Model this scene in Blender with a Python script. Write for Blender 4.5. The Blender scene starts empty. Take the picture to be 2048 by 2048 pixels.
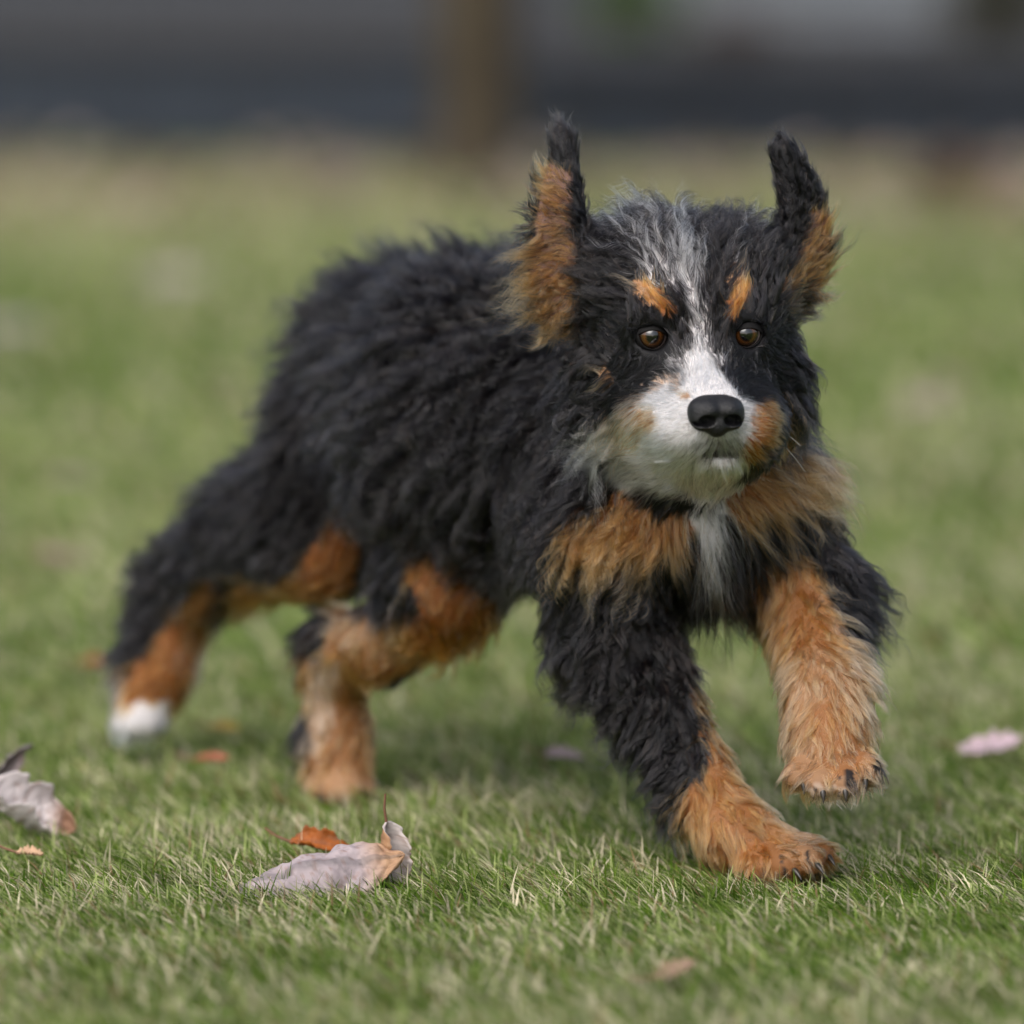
import bpy, math, random
import numpy as np
from mathutils import Vector, Matrix, kdtree

rng = np.random.default_rng(7)
random.seed(7)
scene = bpy.context.scene
COL = scene.collection

# ------------------------------------------------------------------ camera, light, exposure
F_PX = 14000.0            # focal length in pixels of the 2048 px photograph
PITCH = 0.0995
CAM = np.array([0.0, -5.0, 0.7627])
cam_d = bpy.data.cameras.new("camera")
cam_d.sensor_width = 36.0
cam_d.lens = F_PX / 2048 * 36.0
cam_d.clip_start = 0.1
cam_d.clip_end = 5000
cam_d.dof.use_dof = True
cam_d.dof.focus_distance = 4.955
cam_d.dof.aperture_fstop = cam_d.lens / 82.0
cam_d.dof.aperture_blades = 9
cam = bpy.data.objects.new("camera", cam_d)
COL.objects.link(cam)
cam.location = CAM
cam.rotation_euler = (math.pi / 2 - PITCH, 0, 0)
scene.camera = cam

world = bpy.data.worlds.new("World")
scene.world = world
world.use_nodes = True
wn = world.node_tree
for n in list(wn.nodes):
    wn.nodes.remove(n)
SUN_EL, SUN_AZ = math.radians(47), math.radians(203)
sky = wn.nodes.new("ShaderNodeTexSky")
sky.sky_type = 'NISHITA'
sky.sun_disc = False
sky.sun_elevation = SUN_EL
sky.sun_rotation = SUN_AZ
sky.air_density = 1.0
sky.dust_density = 4.0
hs = wn.nodes.new("ShaderNodeHueSaturation")
hs.inputs['Saturation'].default_value = 0.6
bg = wn.nodes.new("ShaderNodeBackground")
bg.inputs['Strength'].default_value = 0.15
wo = wn.nodes.new("ShaderNodeOutputWorld")
wn.links.new(sky.outputs[0], hs.inputs['Color'])
wn.links.new(hs.outputs[0], bg.inputs['Color'])
wn.links.new(bg.outputs[0], wo.inputs[0])

sun_d = bpy.data.lights.new("sun", 'SUN')
sun_d.energy = 1.25
sun_d.angle = math.radians(55)
sun_d.color = (1.0, 0.985, 0.96)
sun = bpy.data.objects.new("sun", sun_d)
COL.objects.link(sun)
sd = Vector((math.sin(SUN_AZ) * math.cos(SUN_EL), math.cos(SUN_AZ) * math.cos(SUN_EL), math.sin(SUN_EL)))
sun.rotation_euler = sd.to_track_quat('Z', 'Y').to_euler()
sun.location = (0, 0, 6)

scene.view_settings.view_transform = 'Standard'
scene.view_settings.look = 'None'
scene.view_settings.exposure = 0.60
scene.view_settings.gamma = 1.0
scene.view_settings.use_curve_mapping = False
scene.cycles.max_bounces = 8
scene.cycles.transparent_max_bounces = 8

# ------------------------------------------------------------------ helpers
FWD = np.array([0, math.cos(PITCH), -math.sin(PITCH)])
UP = np.array([0, math.sin(PITCH), math.cos(PITCH)])
RIGHT = np.array([1.0, 0, 0])


def P(px, py, Y):
    """world point on plane y=Y that is seen at (px,py) of the photograph"""
    d = FWD + RIGHT * (px - 1024) / F_PX - UP * (py - 1024) / F_PX
    return CAM + d * ((Y - CAM[1]) / d[1])


def G(px, py):
    """ground point"""
    d = FWD + RIGHT * (px - 1024) / F_PX - UP * (py - 1024) / F_PX
    return CAM + d * (-CAM[2] / d[2])


def to_px(p):
    r = p - CAM
    t = r @ FWD
    return 1024 + F_PX * (r @ RIGHT) / t, 1024 - F_PX * (r @ UP) / t


def lin(r, g, b):
    f = lambda c: c / 12.92 if c <= 0.04045 else ((c + 0.055) / 1.055) ** 2.4
    return np.array([f(r / 255), f(g / 255), f(b / 255)])


def norm(v):
    v = np.asarray(v, float)
    return v / np.maximum(np.linalg.norm(v, axis=-1, keepdims=True), 1e-12)


def tag(o, label=None, cat=None, group=None, kind=None):
    if label: o['label'] = label
    if cat: o['category'] = cat
    if group: o['group'] = group
    if kind: o['kind'] = kind
    return o


def link(o, parent=None):
    COL.objects.link(o)
    if parent is not None:
        o.parent = parent
        o.matrix_parent_inverse = Matrix.Translation(parent.location).inverted() if parent.type == 'EMPTY' else parent.matrix_basis.inverted()
    return o


def mesh_np(name, verts, faces_flat, face_sizes, mat=None, parent=None, smooth=True, colors=None, cname="coat"):
    me = bpy.data.meshes.new(name)
    verts = np.asarray(verts, np.float32)
    faces_flat = np.asarray(faces_flat, np.int32).ravel()
    face_sizes = np.asarray(face_sizes, np.int32)
    me.vertices.add(len(verts))
    me.vertices.foreach_set("co", verts.ravel())
    me.loops.add(len(faces_flat))
    me.loops.foreach_set("vertex_index", faces_flat)
    me.polygons.add(len(face_sizes))
    starts = np.concatenate([[0], np.cumsum(face_sizes)[:-1]]).astype(np.int32)
    me.polygons.foreach_set("loop_start", starts)
    me.update(calc_edges=True)
    me.validate()
    if smooth:
        me.polygons.foreach_set("use_smooth", np.ones(len(me.polygons), bool))
    if colors is not None:
        a = me.attributes.new(cname, 'FLOAT_COLOR', 'POINT')
        c = np.ones((len(verts), 4), np.float32)
        c[:, :3] = colors
        a.data.foreach_set("color", c.ravel())
    if mat: me.materials.append(mat)
    o = bpy.data.objects.new(name, me)
    link(o, parent)
    return o


def box_mesh(sx, sy, sz, name, mat, bevel=0.0):
    import bmesh
    bm = bmesh.new()
    bmesh.ops.create_cube(bm, size=1)
    bmesh.ops.scale(bm, vec=(sx, sy, sz), verts=bm.verts)
    if bevel:
        bmesh.ops.bevel(bm, geom=bm.edges[:], offset=bevel, segments=1, affect='EDGES')
    me = bpy.data.meshes.new(name)
    bm.to_mesh(me); bm.free()
    me.materials.append(mat)
    return me


# ---- materials
def new_mat(name):
    m = bpy.data.materials.new(name)
    m.use_nodes = True
    return m, m.node_tree, m.node_tree.nodes['Principled BSDF']


def noise_mat(name, c1, c2, scale=20, rough=0.8, bump=0.0, spec=0.3, detail=6, coord='Object', stretch=None, bdist=0.01):
    m, nt, b = new_mat(name)
    tc = nt.nodes.new("ShaderNodeTexCoord")
    n = nt.nodes.new("ShaderNodeTexNoise")
    n.inputs['Scale'].default_value = scale
    n.inputs['Detail'].default_value = detail
    src = tc.outputs[coord]
    if stretch:
        mp = nt.nodes.new("ShaderNodeMapping")
        mp.inputs['Scale'].default_value = stretch
        nt.links.new(src, mp.inputs[0]); src = mp.outputs[0]
    nt.links.new(src, n.inputs['Vector'])
    r = nt.nodes.new("ShaderNodeValToRGB")
    r.color_ramp.elements[0].position = 0.35
    r.color_ramp.elements[1].position = 0.65
    r.color_ramp.elements[0].color = (*c1, 1)
    r.color_ramp.elements[1].color = (*c2, 1)
    nt.links.new(n.outputs['Fac'], r.inputs[0])
    nt.links.new(r.outputs[0], b.inputs['Base Color'])
    b.inputs['Roughness'].default_value = rough
    b.inputs['Specular IOR Level'].default_value = spec
    if bump:
        bp = nt.nodes.new("ShaderNodeBump")
        bp.inputs['Strength'].default_value = bump
        bp.inputs['Distance'].default_value = bdist
        nt.links.new(n.outputs['Fac'], bp.inputs['Height'])
        nt.links.new(bp.outputs[0], b.inputs['Normal'])
    return m


def attr_mat(name, attr, rough=0.7, spec=0.3, translucent=0.0, bump_scale=0, bump=0.0):
    m, nt, b = new_mat(name)
    a = nt.nodes.new("ShaderNodeAttribute")
    a.attribute_name = attr
    nt.links.new(a.outputs['Color'], b.inputs['Base Color'])
    b.inputs['Roughness'].default_value = rough
    b.inputs['Specular IOR Level'].default_value = spec
    if bump_scale:
        tc = nt.nodes.new("ShaderNodeTexCoord")
        n = nt.nodes.new("ShaderNodeTexNoise")
        n.inputs['Scale'].default_value = bump_scale
        nt.links.new(tc.outputs['Object'], n.inputs['Vector'])
        bp = nt.nodes.new("ShaderNodeBump")
        bp.inputs['Strength'].default_value = bump
        bp.inputs['Distance'].default_value = 0.001
        nt.links.new(n.outputs['Fac'], bp.inputs['Height'])
        nt.links.new(bp.outputs[0], b.inputs['Normal'])
    if translucent:
        out = nt.nodes['Material Output']
        t = nt.nodes.new("ShaderNodeBsdfTranslucent")
        nt.links.new(a.outputs['Color'], t.inputs['Color'])
        mx = nt.nodes.new("ShaderNodeMixShader")
        mx.inputs[0].default_value = translucent
        nt.links.new(b.outputs[0], mx.inputs[1])
        nt.links.new(t.outputs[0], mx.inputs[2])
        nt.links.new(mx.outputs[0], out.inputs['Surface'])
    return m


# ---- tiny value noise in numpy
def vnoise(p, scale, seed=0):
    q = np.asarray(p) * scale + seed * 17.31
    i = np.floor(q).astype(np.int64)
    f = q - i
    f = f * f * (3 - 2 * f)
    D = q.shape[-1]
    out = np.zeros(q.shape[:-1])
    pr = [73856093, 19349663, 83492791]
    for c in range(2 ** D):
        off = [(c >> k) & 1 for k in range(D)]
        h = np.zeros(q.shape[:-1], np.int64)
        w = np.ones(q.shape[:-1])
        for k in range(D):
            h ^= (i[..., k] + off[k]) * pr[k]
            w = w * (f[..., k] if off[k] else 1 - f[..., k])
        h = (h ^ (h >> 13)) * 1274126177
        h = (h ^ (h >> 16)) & 0xffff
        out += w * h / 65535.0
    return out


# ------------------------------------------------------------------ signed distance modelling
class SDF:
    def __init__(s, lo, hi, vox):
        s.lo = np.array(lo, float); s.vox = vox
        s.n = np.ceil((np.array(hi) - s.lo) / vox).astype(int) + 1
        s.d = np.full(s.n, 0.5, np.float32)
        s.l = np.zeros(s.n, np.uint8)
        s.ld = np.full(s.n, 9.0, np.float32)

    def slab(s, lo, hi):
        a = np.clip(np.floor((np.array(lo) - s.lo) / s.vox).astype(int), 0, s.n - 1)
        b = np.clip(np.ceil((np.array(hi) - s.lo) / s.vox).astype(int) + 1, 1, s.n)
        sl = tuple(slice(a[i], b[i]) for i in range(3))
        ax = [(s.lo[i] + np.arange(a[i], b[i]) * s.vox).astype(np.float32) for i in range(3)]
        return sl, np.meshgrid(*ax, indexing='ij')

    def add(s, sl, d, k, label):
        o = s.d[sl]
        h = np.maximum(k - np.abs(o - d), 0) / k
        s.d[sl] = np.minimum(o, d) - h * h * k * 0.25
        m = d < s.ld[sl]
        s.ld[sl] = np.where(m, d, s.ld[sl])
        s.l[sl] = np.where(m, label, s.l[sl])

    def cut(s, sl, d, k):
        o = s.d[sl]; d = -d
        h = np.maximum(k - np.abs(o - d), 0) / k
        s.d[sl] = np.maximum(o, d) + h * h * k * 0.25

    def capsule(s, a, b, ra, rb, label=0, k=0.02, cut=False):
        a = np.array(a, float); b = np.array(b, float)
        m = max(ra, rb) + k + 0.004
        sl, (X, Y, Z) = s.slab(np.minimum(a, b) - m, np.maximum(a, b) + m)
        ab = b - a; L2 = float(ab @ ab) + 1e-12
        t = np.clip(((X - a[0]) * ab[0] + (Y - a[1]) * ab[1] + (Z - a[2]) * ab[2]) / L2, 0, 1)
        d = np.sqrt((X - a[0] - t * ab[0]) ** 2 + (Y - a[1] - t * ab[1]) ** 2 + (Z - a[2] - t * ab[2]) ** 2) - (ra + (rb - ra) * t)
        (s.cut(sl, d, k) if cut else s.add(sl, d, k, label))

    def ellipsoid(s, c, r, axes=None, label=0, k=0.02, cut=False):
        c = np.array(c, float); r = np.array(r, float)
        axes = np.eye(3) if axes is None else np.array(axes)
        m = r.max() + k + 0.004
        sl, (X, Y, Z) = s.slab(c - m, c + m)
        q = [((X - c[0]) * axes[i][0] + (Y - c[1]) * axes[i][1] + (Z - c[2]) * axes[i][2]) for i in range(3)]
        k0 = np.sqrt(sum((q[i] / r[i]) ** 2 for i in range(3)))
        k1 = np.sqrt(sum((q[i] / r[i] ** 2) ** 2 for i in range(3)))
        d = k0 * (k0 - 1) / np.maximum(k1, 1e-6)
        d = np.where(k0 < 1e-3, -r.min(), d)
        (s.cut(sl, d, k) if cut else s.add(sl, d, k, label))

    def surface(s):
        """surface nets -> verts, quads, normals, labels"""
        d = s.d; neg = d < 0
        nx, ny, nz = d.shape
        corners = [(i, j, k) for i in (0, 1) for j in (0, 1) for k in (0, 1)]
        cnt = np.zeros((nx - 1, ny - 1, nz - 1), np.int8)
        for (i, j, k) in corners:
            cnt += neg[i:nx - 1 + i, j:ny - 1 + j, k:nz - 1 + k]
        cells = np.argwhere((cnt > 0) & (cnt < 8))
        idx = np.full(cnt.shape, -1, np.int32)
        idx[tuple(cells.T)] = np.arange(len(cells))
        acc = np.zeros((len(cells), 3)); num = np.zeros(len(cells))
        for a in corners:
            for ax in range(3):
                if a[ax] == 1: continue
                b = list(a); b[ax] = 1
                pa = cells + a; pb = cells + b
                da = d[tuple(pa.T)]; db = d[tuple(pb.T)]
                m = (da < 0) != (db < 0)
                t = np.where(m, da / np.where(m, da - db, 1), 0)
                pt = np.array(a, float)[None] + np.zeros((len(cells), 3))
                pt[:, ax] += t
                acc += pt * m[:, None]; num += m
        v = (cells + acc / num[:, None])
        quads = []
        for ax in range(3):
            o1, o2 = (ax + 1) % 3, (ax + 2) % 3
            sa = [slice(0, None)] * 3; sb = [slice(0, None)] * 3
            sa[ax] = slice(0, -1); sb[ax] = slice(1, None)
            A = neg[tuple(sa)]; B = neg[tuple(sb)]
            for flip, M in ((False, A & ~B), (True, ~A & B)):
                e = np.argwhere(M)
                e = e[(e[:, o1] > 0) & (e[:, o2] > 0) & (e[:, o1] < d.shape[o1] - 1) & (e[:, o2] < d.shape[o2] - 1)]
                c00 = e.copy(); c10 = e.copy(); c11 = e.copy(); c01 = e.copy()
                c00[:, o1] -= 1; c00[:, o2] -= 1
                c10[:, o2] -= 1
                c01[:, o1] -= 1
                q = np.stack([idx[tuple(c.T)] for c in (c00, c10, c11, c01)], 1)
                if flip: q = q[:, ::-1]
                quads.append(q)
        q = np.concatenate(quads)
        g = np.zeros((len(cells), 3))
        for ax in range(3):
            for a in corners:
                sgn = 1 if a[ax] else -1
                g[:, ax] += sgn * d[tuple((cells + a).T)]
        lab = s.l[tuple(np.round(v).astype(int).T)]
        return s.lo + v * s.vox, q, norm(g), lab


# ================================================================== THE SETTING
soil = noise_mat("lawn_soil", (0.05, 0.085, 0.012), (0.10, 0.14, 0.03), scale=9, rough=0.95, bump=0.4)
gm = bpy.data.meshes.new("ground")
gm.from_pydata([(-300, -40, 0), (300, -40, 0), (300, 10.95, 0), (-300, 10.95, 0)], [], [(0, 1, 2, 3)])
gm.materials.append(soil)
ground = tag(link(bpy.data.objects.new("lawn", gm)), kind='structure')

brown = noise_mat("bare_soil", lin(42, 38, 36), lin(50, 45, 41), scale=3, rough=0.95, bump=0.5)
gm2 = bpy.data.meshes.new("soil_bed")
gm2.from_pydata([(-300, 10.95, 0), (300, 10.95, 0), (300, 21.5, 0), (-300, 21.5, 0)], [], [(0, 1, 2, 3)])
gm2.materials.append(brown)
tag(link(bpy.data.objects.new("soil_bed", gm2)), kind='structure')
tarm = noise_mat("tarmac", lin(45, 46, 48), lin(51, 52, 54), scale=30, rough=0.9, bump=0.2)
gm3 = bpy.data.meshes.new("road")
gm3.from_pydata([(-300, 21.5, 0), (300, 21.5, 0), (300, 1500, 0), (-300, 1500, 0)], [], [(0, 1, 2, 3)])
gm3.materials.append(tarm)
tag(link(bpy.data.objects.new("road", gm3)), kind='structure')


# ================================================================== GRASS
def blades(N, x, y, hgt, wid, lean_dir, lean, col, tip, name, bend=0.5, z0=None):
    """N blades, 3 segments each"""
    K = 3
    az = lean_dir
    hd = np.stack([np.cos(az), np.sin(az), np.zeros(N)], 1)
    side_a = az + math.pi / 2 + rng.normal(0, 0.7, N)
    sd_ = np.stack([np.cos(side_a), np.sin(side_a), np.zeros(N)], 1)
    base = np.stack([x, y, np.full(N, -0.001) if z0 is None else z0], 1)
    V = []; C = []
    p = base.copy()
    for s in range(K + 1):
        t = s / K
        w = wid * (1 - t ** 1.6) * 0.5 + 0.00012
        V.append(p - sd_ * w[:, None]); V.append(p + sd_ * w[:, None])
        cc = col * (1 - t)[..., None] + tip * t if False else col + (tip - col) * (t ** 1.5)
        C.append(cc); C.append(cc)
        ang = lean * (1 - bend + 2 * bend * (s + 0.5) / K)
        ang = np.minimum(ang, 1.75)
        step = hgt / K
        p = p + hd * (np.sin(ang) * step)[:, None] + np.array([0, 0, 1.0]) * (np.cos(ang) * step)[:, None]
    V = np.stack(V, 1)  # N, 8, 3
    C = np.stack(C, 1)
    V[..., 2] = np.maximum(V[..., 2], -0.001)
    b = (np.arange(N) * (2 * K + 2))[:, None]
    F = []
    for s in range(K):
        F.append(b + np.array([[2 * s, 2 * s + 1, 2 * s + 3, 2 * s + 2]]))
    F = np.stack(F, 1).reshape(-1, 4)
    return V.reshape(-1, 3), F, C.reshape(-1, 3)


g_green = np.array([0.118, 0.188, 0.018])
g_deep = np.array([0.040, 0.100, 0.005])
g_pale = np.array([0.29, 0.34, 0.125])
g_straw = np.array([0.60, 0.53, 0.38])
g_brown = np.array([0.20, 0.13, 0.07])


def grass_cols(x, y, far):
    N = len(x)
    p2 = np.stack([x, y * 0.5], 1)
    n1 = vnoise(p2, 2.6, 1); n2 = vnoise(p2, 9, 2); n3 = vnoise(p2, 30, 3)
    patch = np.clip((n1 * 0.6 + n2 * 0.4 - 0.35) * 3, 0, 1)
    green = g_green + (g_deep - g_green) * rng.random((N, 1)) ** 0.7
    pale = g_pale * (0.75 + 0.5 * rng.random((N, 1)))
    c = np.where((rng.random(N) < 0.22 + 0.34 * (1 - patch))[:, None], pale, green)
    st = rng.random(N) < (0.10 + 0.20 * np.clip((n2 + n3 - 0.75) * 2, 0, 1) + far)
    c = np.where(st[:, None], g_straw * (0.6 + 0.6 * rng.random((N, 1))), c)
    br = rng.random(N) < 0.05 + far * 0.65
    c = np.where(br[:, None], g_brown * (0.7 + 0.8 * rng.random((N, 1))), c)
    c = c * (0.8 + 0.4 * n3[:, None])
    return c


PAWS = [(*G(1560, 1758)[:2], 0.05), (*G(1660, 1775)[:2], 0.03), (*G(690, 1600)[:2], 0.045), (*G(690, 1640)[:2], 0.045), (*G(270, 1510)[:2], 0.04)]


def grass_zone(y0, y1, dens, hm, wm, margin=0.45, inner=0.0):
    # trapezoid region seen by the camera, widened on both sides
    ys = []; 
    half = lambda y: (y + 5.0) * 1024 / F_PX + margin
    A = (half(y0) + half(y1)) * (y1 - y0)
    N = int(A * dens)
    y = y0 + (y1 - y0) * rng.random(N)
    x = (rng.random(N) * 2 - 1) * half(y1)
    k = (np.abs(x) < half(y)) & (np.abs(x) >= (y + 5.0) * 1024 / F_PX + inner - (0.02 if inner else 9))
    x, y = x[k], y[k]; N = len(x)
    n = vnoise(np.stack([x, y], 1), 14, 5)
    h = hm * (0.55 + 0.7 * rng.random(N)) * (0.65 + 0.7 * n)
    for cx, cy, rr_ in PAWS:
        dd = np.hypot(x - cx, y - cy) / rr_
        h = h * np.where(dd < 1, 0.3 + 0.7 * dd ** 2, 1)
    w = wm * (0.6 + 0.8 * rng.random(N))
    # mown and brushed lawn: most blades lie over towards one side
    az = math.pi * 0.97 + rng.normal(0, 0.33, N)
    flip = rng.random(N) < 0.16
    az = np.where(flip, rng.random(N) * 6.28, az)
    lean = np.clip(1.0 + rng.normal(0, 0.20, N), 0.1, 1.45)
    lean = np.where(flip, rng.random(N) * 0.9, lean)
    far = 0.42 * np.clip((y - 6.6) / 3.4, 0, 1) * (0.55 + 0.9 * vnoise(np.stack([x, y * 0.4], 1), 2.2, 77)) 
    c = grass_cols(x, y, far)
    tip = c * 1.15 + np.array([0.02, 0.015, 0.006])
    return blades(N, x, y, h, w, az, lean, c, tip, "grass")


VV, FF, CC, off = [], [], [], 0
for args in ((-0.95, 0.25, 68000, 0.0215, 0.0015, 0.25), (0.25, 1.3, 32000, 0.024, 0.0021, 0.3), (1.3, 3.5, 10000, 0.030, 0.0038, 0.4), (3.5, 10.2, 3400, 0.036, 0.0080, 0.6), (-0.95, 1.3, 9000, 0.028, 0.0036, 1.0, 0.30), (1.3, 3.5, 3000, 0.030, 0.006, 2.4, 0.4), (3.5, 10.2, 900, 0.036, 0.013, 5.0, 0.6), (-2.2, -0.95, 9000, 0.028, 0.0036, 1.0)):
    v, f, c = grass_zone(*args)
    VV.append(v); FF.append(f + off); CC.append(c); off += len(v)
grass_m = attr_mat("grass_blade", "tint", rough=0.7, spec=0.12, translucent=0.35)
v = np.concatenate(VV); f = np.concatenate(FF); c = np.concatenate(CC)
grass = mesh_np("grass", v, f, np.full(len(f), 4), grass_m, colors=c, cname="tint")
tag(grass, 'short brushed green lawn grass mixed with straw coloured blades', 'grass', kind='stuff')
del VV, FF, CC, v, f, c

# ================================================================== FENCE, TREE, FAR THINGS
slate = noise_mat("slate_paint", lin(50, 58, 70), lin(58, 67, 80), scale=6, rough=0.75, bump=0.2, stretch=(1, 1, 1))
slate2 = noise_mat("dark_rail_paint", lin(32, 33, 38), lin(40, 41, 46), scale=6, rough=0.75)


def line_at(px, base_px=None):
    """point on the fence line (slightly oblique) for photo column px"""
    t = px / 2048
    y = 10.90 + (10.25 - 10.90) * t
    return (px - 1024) / F_PX * (y + 5.0) * 1.0, y


FENCE_H = 0.232
xa, ya = line_at(-4000); xb, yb = line_at(905)
ang = math.atan2(yb - ya, xb - xa)
bf = bpy.data.objects.new("board_fence", None); COL.objects.link(bf)
bf.location = (xa, ya, 0); bf.rotation_euler = (0, 0, ang)
tag(bf, 'low slate grey fence of long horizontal boards beside the tree trunk', 'fence')
Lf = math.hypot(xb - xa, yb - ya)
nb = 2
bh = [0.134, 0.078]
z = 0.006
for i, h in enumerate(bh):
    for s in range(2):
        me = box_mesh(Lf / 2 - 0.006, 0.022, h - 0.006, "board", slate, 0.003)
        o = bpy.data.objects.new("board", me); COL.objects.link(o); o.parent = bf
        o.location = (Lf / 4 + s * Lf / 2, 0.004 * (s - 0.5), z + h / 2)
    z += h
me = box_mesh(Lf, 0.05, 0.02, "top_rail", slate2, 0.003)
o = bpy.data.objects.new("top_rail", me); COL.objects.link(o); o.parent = bf; o.location = (Lf / 2, 0, z + 0.010)
me = box_mesh(0.06, 0.06, 0.24, "post", slate2, 0.004)
for s in range(3):
    o = bpy.data.objects.new("post", me); COL.objects.link(o); o.parent = bf; o.location = (0.05 + s * (Lf - 0.1) / 2, 0.045, 0.12)

xc, yc = line_at(1010); xd, yd = line_at(5200)
ang = math.atan2(yd - yc, xd - xc)
Ls = math.hypot(xd - xc, yd - yc)
sf = bpy.data.objects.new("slat_fence", None); COL.objects.link(sf)
sf.location = (xc, yc, 0); sf.rotation_euler = (0, 0, ang)
tag(sf, 'low slate grey fence of narrow upright slats right of the tree trunk', 'fence')
slat_me = box_mesh(0.047, 0.016, FENCE_H - 0.012, "slat", slate, 0.002)
ns = int(Ls / 0.056)
for i in range(ns):
    o = bpy.data.objects.new("slat", slat_me); COL.objects.link(o); o.parent = sf
    o.location = (0.03 + i * 0.056, random.uniform(-0.002, 0.002), (FENCE_H - 0.012) / 2 + 0.004)
for nm, zz in (("lower_rail", 0.118), ("upper_rail", 0.186)):
    me = box_mesh(Ls, 0.02, 0.024, nm, slate2, 0.003)
    o = bpy.data.objects.new(nm, me); COL.objects.link(o); o.parent = sf; o.location = (Ls / 2, -0.0205, zz)
me = box_mesh(0.06, 0.06, 0.24, "post", slate2, 0.004)
for s in range(2):
    o = bpy.data.objects.new("post", me); COL.objects.link(o); o.parent = sf; o.location = (0.9 + s * (Ls - 1.1), 0.045, 0.12)
back_m = noise_mat("dark_backing", lin(28, 29, 34), lin(34, 35, 40), scale=5)
me = box_mesh(Ls, 0.006, FENCE_H - 0.03, "backing_board", back_m)
o = bpy.data.objects.new("backing_board", me); COL.objects.link(o); o.parent = sf; o.location = (Ls / 2, 0.0125, (FENCE_H - 0.03) / 2 + 0.003)

wire_m = noise_mat("black_wire", lin(24, 25, 28), lin(30, 31, 34), scale=20, rough=0.5)
wf = bpy.data.objects.new("wire_mesh_fence", None); COL.objects.link(wf)
wx, wy = line_at(-2400); wx2, wy2 = line_at(4400)
wf.location = (wx, wy - 0.12, 0); wf.rotation_euler = (0, 0, math.atan2(wy2 - wy, wx2 - wx))
tag(wf, 'dark square wire mesh fence standing just before the low slate fences', 'fence')
Lw = math.hypot(wx2 - wx, wy2 - wy)
wv_me = box_mesh(0.009, 0.006, 0.9, "wire", wire_m); wh_me = box_mesh(Lw, 0.006, 0.009, "wire", wire_m)
for i in range(int(Lw / 0.075) + 1):
    o = bpy.data.objects.new("wire", wv_me); COL.objects.link(o); o.parent = wf; o.location = (i * 0.075, 0, 0.45)
for i in range(12):
    o = bpy.data.objects.new("wire", wh_me); COL.objects.link(o); o.parent = wf; o.location = (Lw / 2, 0.0075, 0.04 + i * 0.075)

# tree
bark = noise_mat("bark", lin(44, 36, 27), lin(74, 66, 52), scale=9, rough=0.95, bump=0.9, stretch=(3, 3, 0.5), bdist=0.02)
leafm_far = attr_mat("tree_leaf", "tint", translucent=0.3)


def tube(pts, rad, nseg=18, rough_amp=0.0):
    pts = np.array(pts, float); V = []; F = []
    for i, (p, r) in enumerate(zip(pts, rad)):
        t = norm(pts[min(i + 1, len(pts) - 1)] - pts[max(i - 1, 0)])
        a = norm(np.cross(t, [0.3, 1, 0.1])); b = np.cross(t, a)
        for j in range(nseg):
            th = 2 * math.pi * j / nseg
            rr = r * (1 + rough_amp * (random.random() - 0.5))
            V.append(p + rr * (math.cos(th) * a + math.sin(th) * b))
    for i in range(len(pts) - 1):
        for j in range(nseg):
            F.append((i * nseg + j, i * nseg + (j + 1) % nseg, (i + 1) * nseg + (j + 1) % nseg, (i + 1) * nseg + j))
    n0 = len(V); V.append(pts[-1]); 
    return np.array(V), F, n0


tp = G(952, 372)
tree = bpy.data.objects.new("tree", None); COL.objects.link(tree); tree.location = tuple(tp)
tag(tree, 'olive brown tree trunk standing in the lawn in front of the slate fence', 'tree')
zs = np.array([-0.05, 0.0, 0.03, 0.08, 0.15, 0.25, 0.4, 0.7, 1.1, 1.6, 2.2, 2.9])
rs = np.array([0.125, 0.112, 0.098, 0.088, 0.084, 0.083, 0.084, 0.082, 0.078, 0.072, 0.066, 0.06])
Vt, Ft, _ = tube([tp + np.array([0.004 * math.sin(q * 5), 0, q]) for q in zs], rs, 28, 0.10)
mesh_np("trunk", Vt, Ft, np.full(len(Ft), 4), bark, tree)
top = tp + np.array([0, 0, 2.8])
for k in range(7):
    a = k * 2.4; L = random.uniform(1.2, 2.0)
    d = np.array([math.cos(a) * 0.8, math.sin(a) * 0.8, 0.75])
    pts = [top - np.array([0, 0, 0.12 * k]) + d * L * t + np.array([0, 0, 0.3 * t * t]) for t in np.linspace(0, 1, 6)]
    Vb, Fb, _ = tube(pts, np.linspace(0.045, 0.008, 6), 8)
    mesh_np("branch", Vb, Fb, np.full(len(Fb), 4), bark, tree)
nl = 5000
cpos = top + np.array([0, 0, 0.9]) + rng.normal(0, 1, (nl, 3)) * np.array([0.9, 0.9, 0.6])
a1 = norm(rng.normal(0, 1, (nl, 3))) * 0.04; a2 = norm(np.cross(a1, rng.normal(0, 1, (nl, 3)))) * 0.025
Vc = np.stack([cpos - a1, cpos + a2, cpos + a1, cpos - a2], 1).reshape(-1, 3)
Cc = np.repeat(np.where(rng.random((nl, 1)) < 0.5, [[0.16, 0.09, 0.03]], [[0.09, 0.10, 0.025]]), 4, 0)
mesh_np("crown", Vc, np.arange(nl * 4), np.full(nl, 4), leafm_far, tree, colors=Cc, cname="tint")

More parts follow.
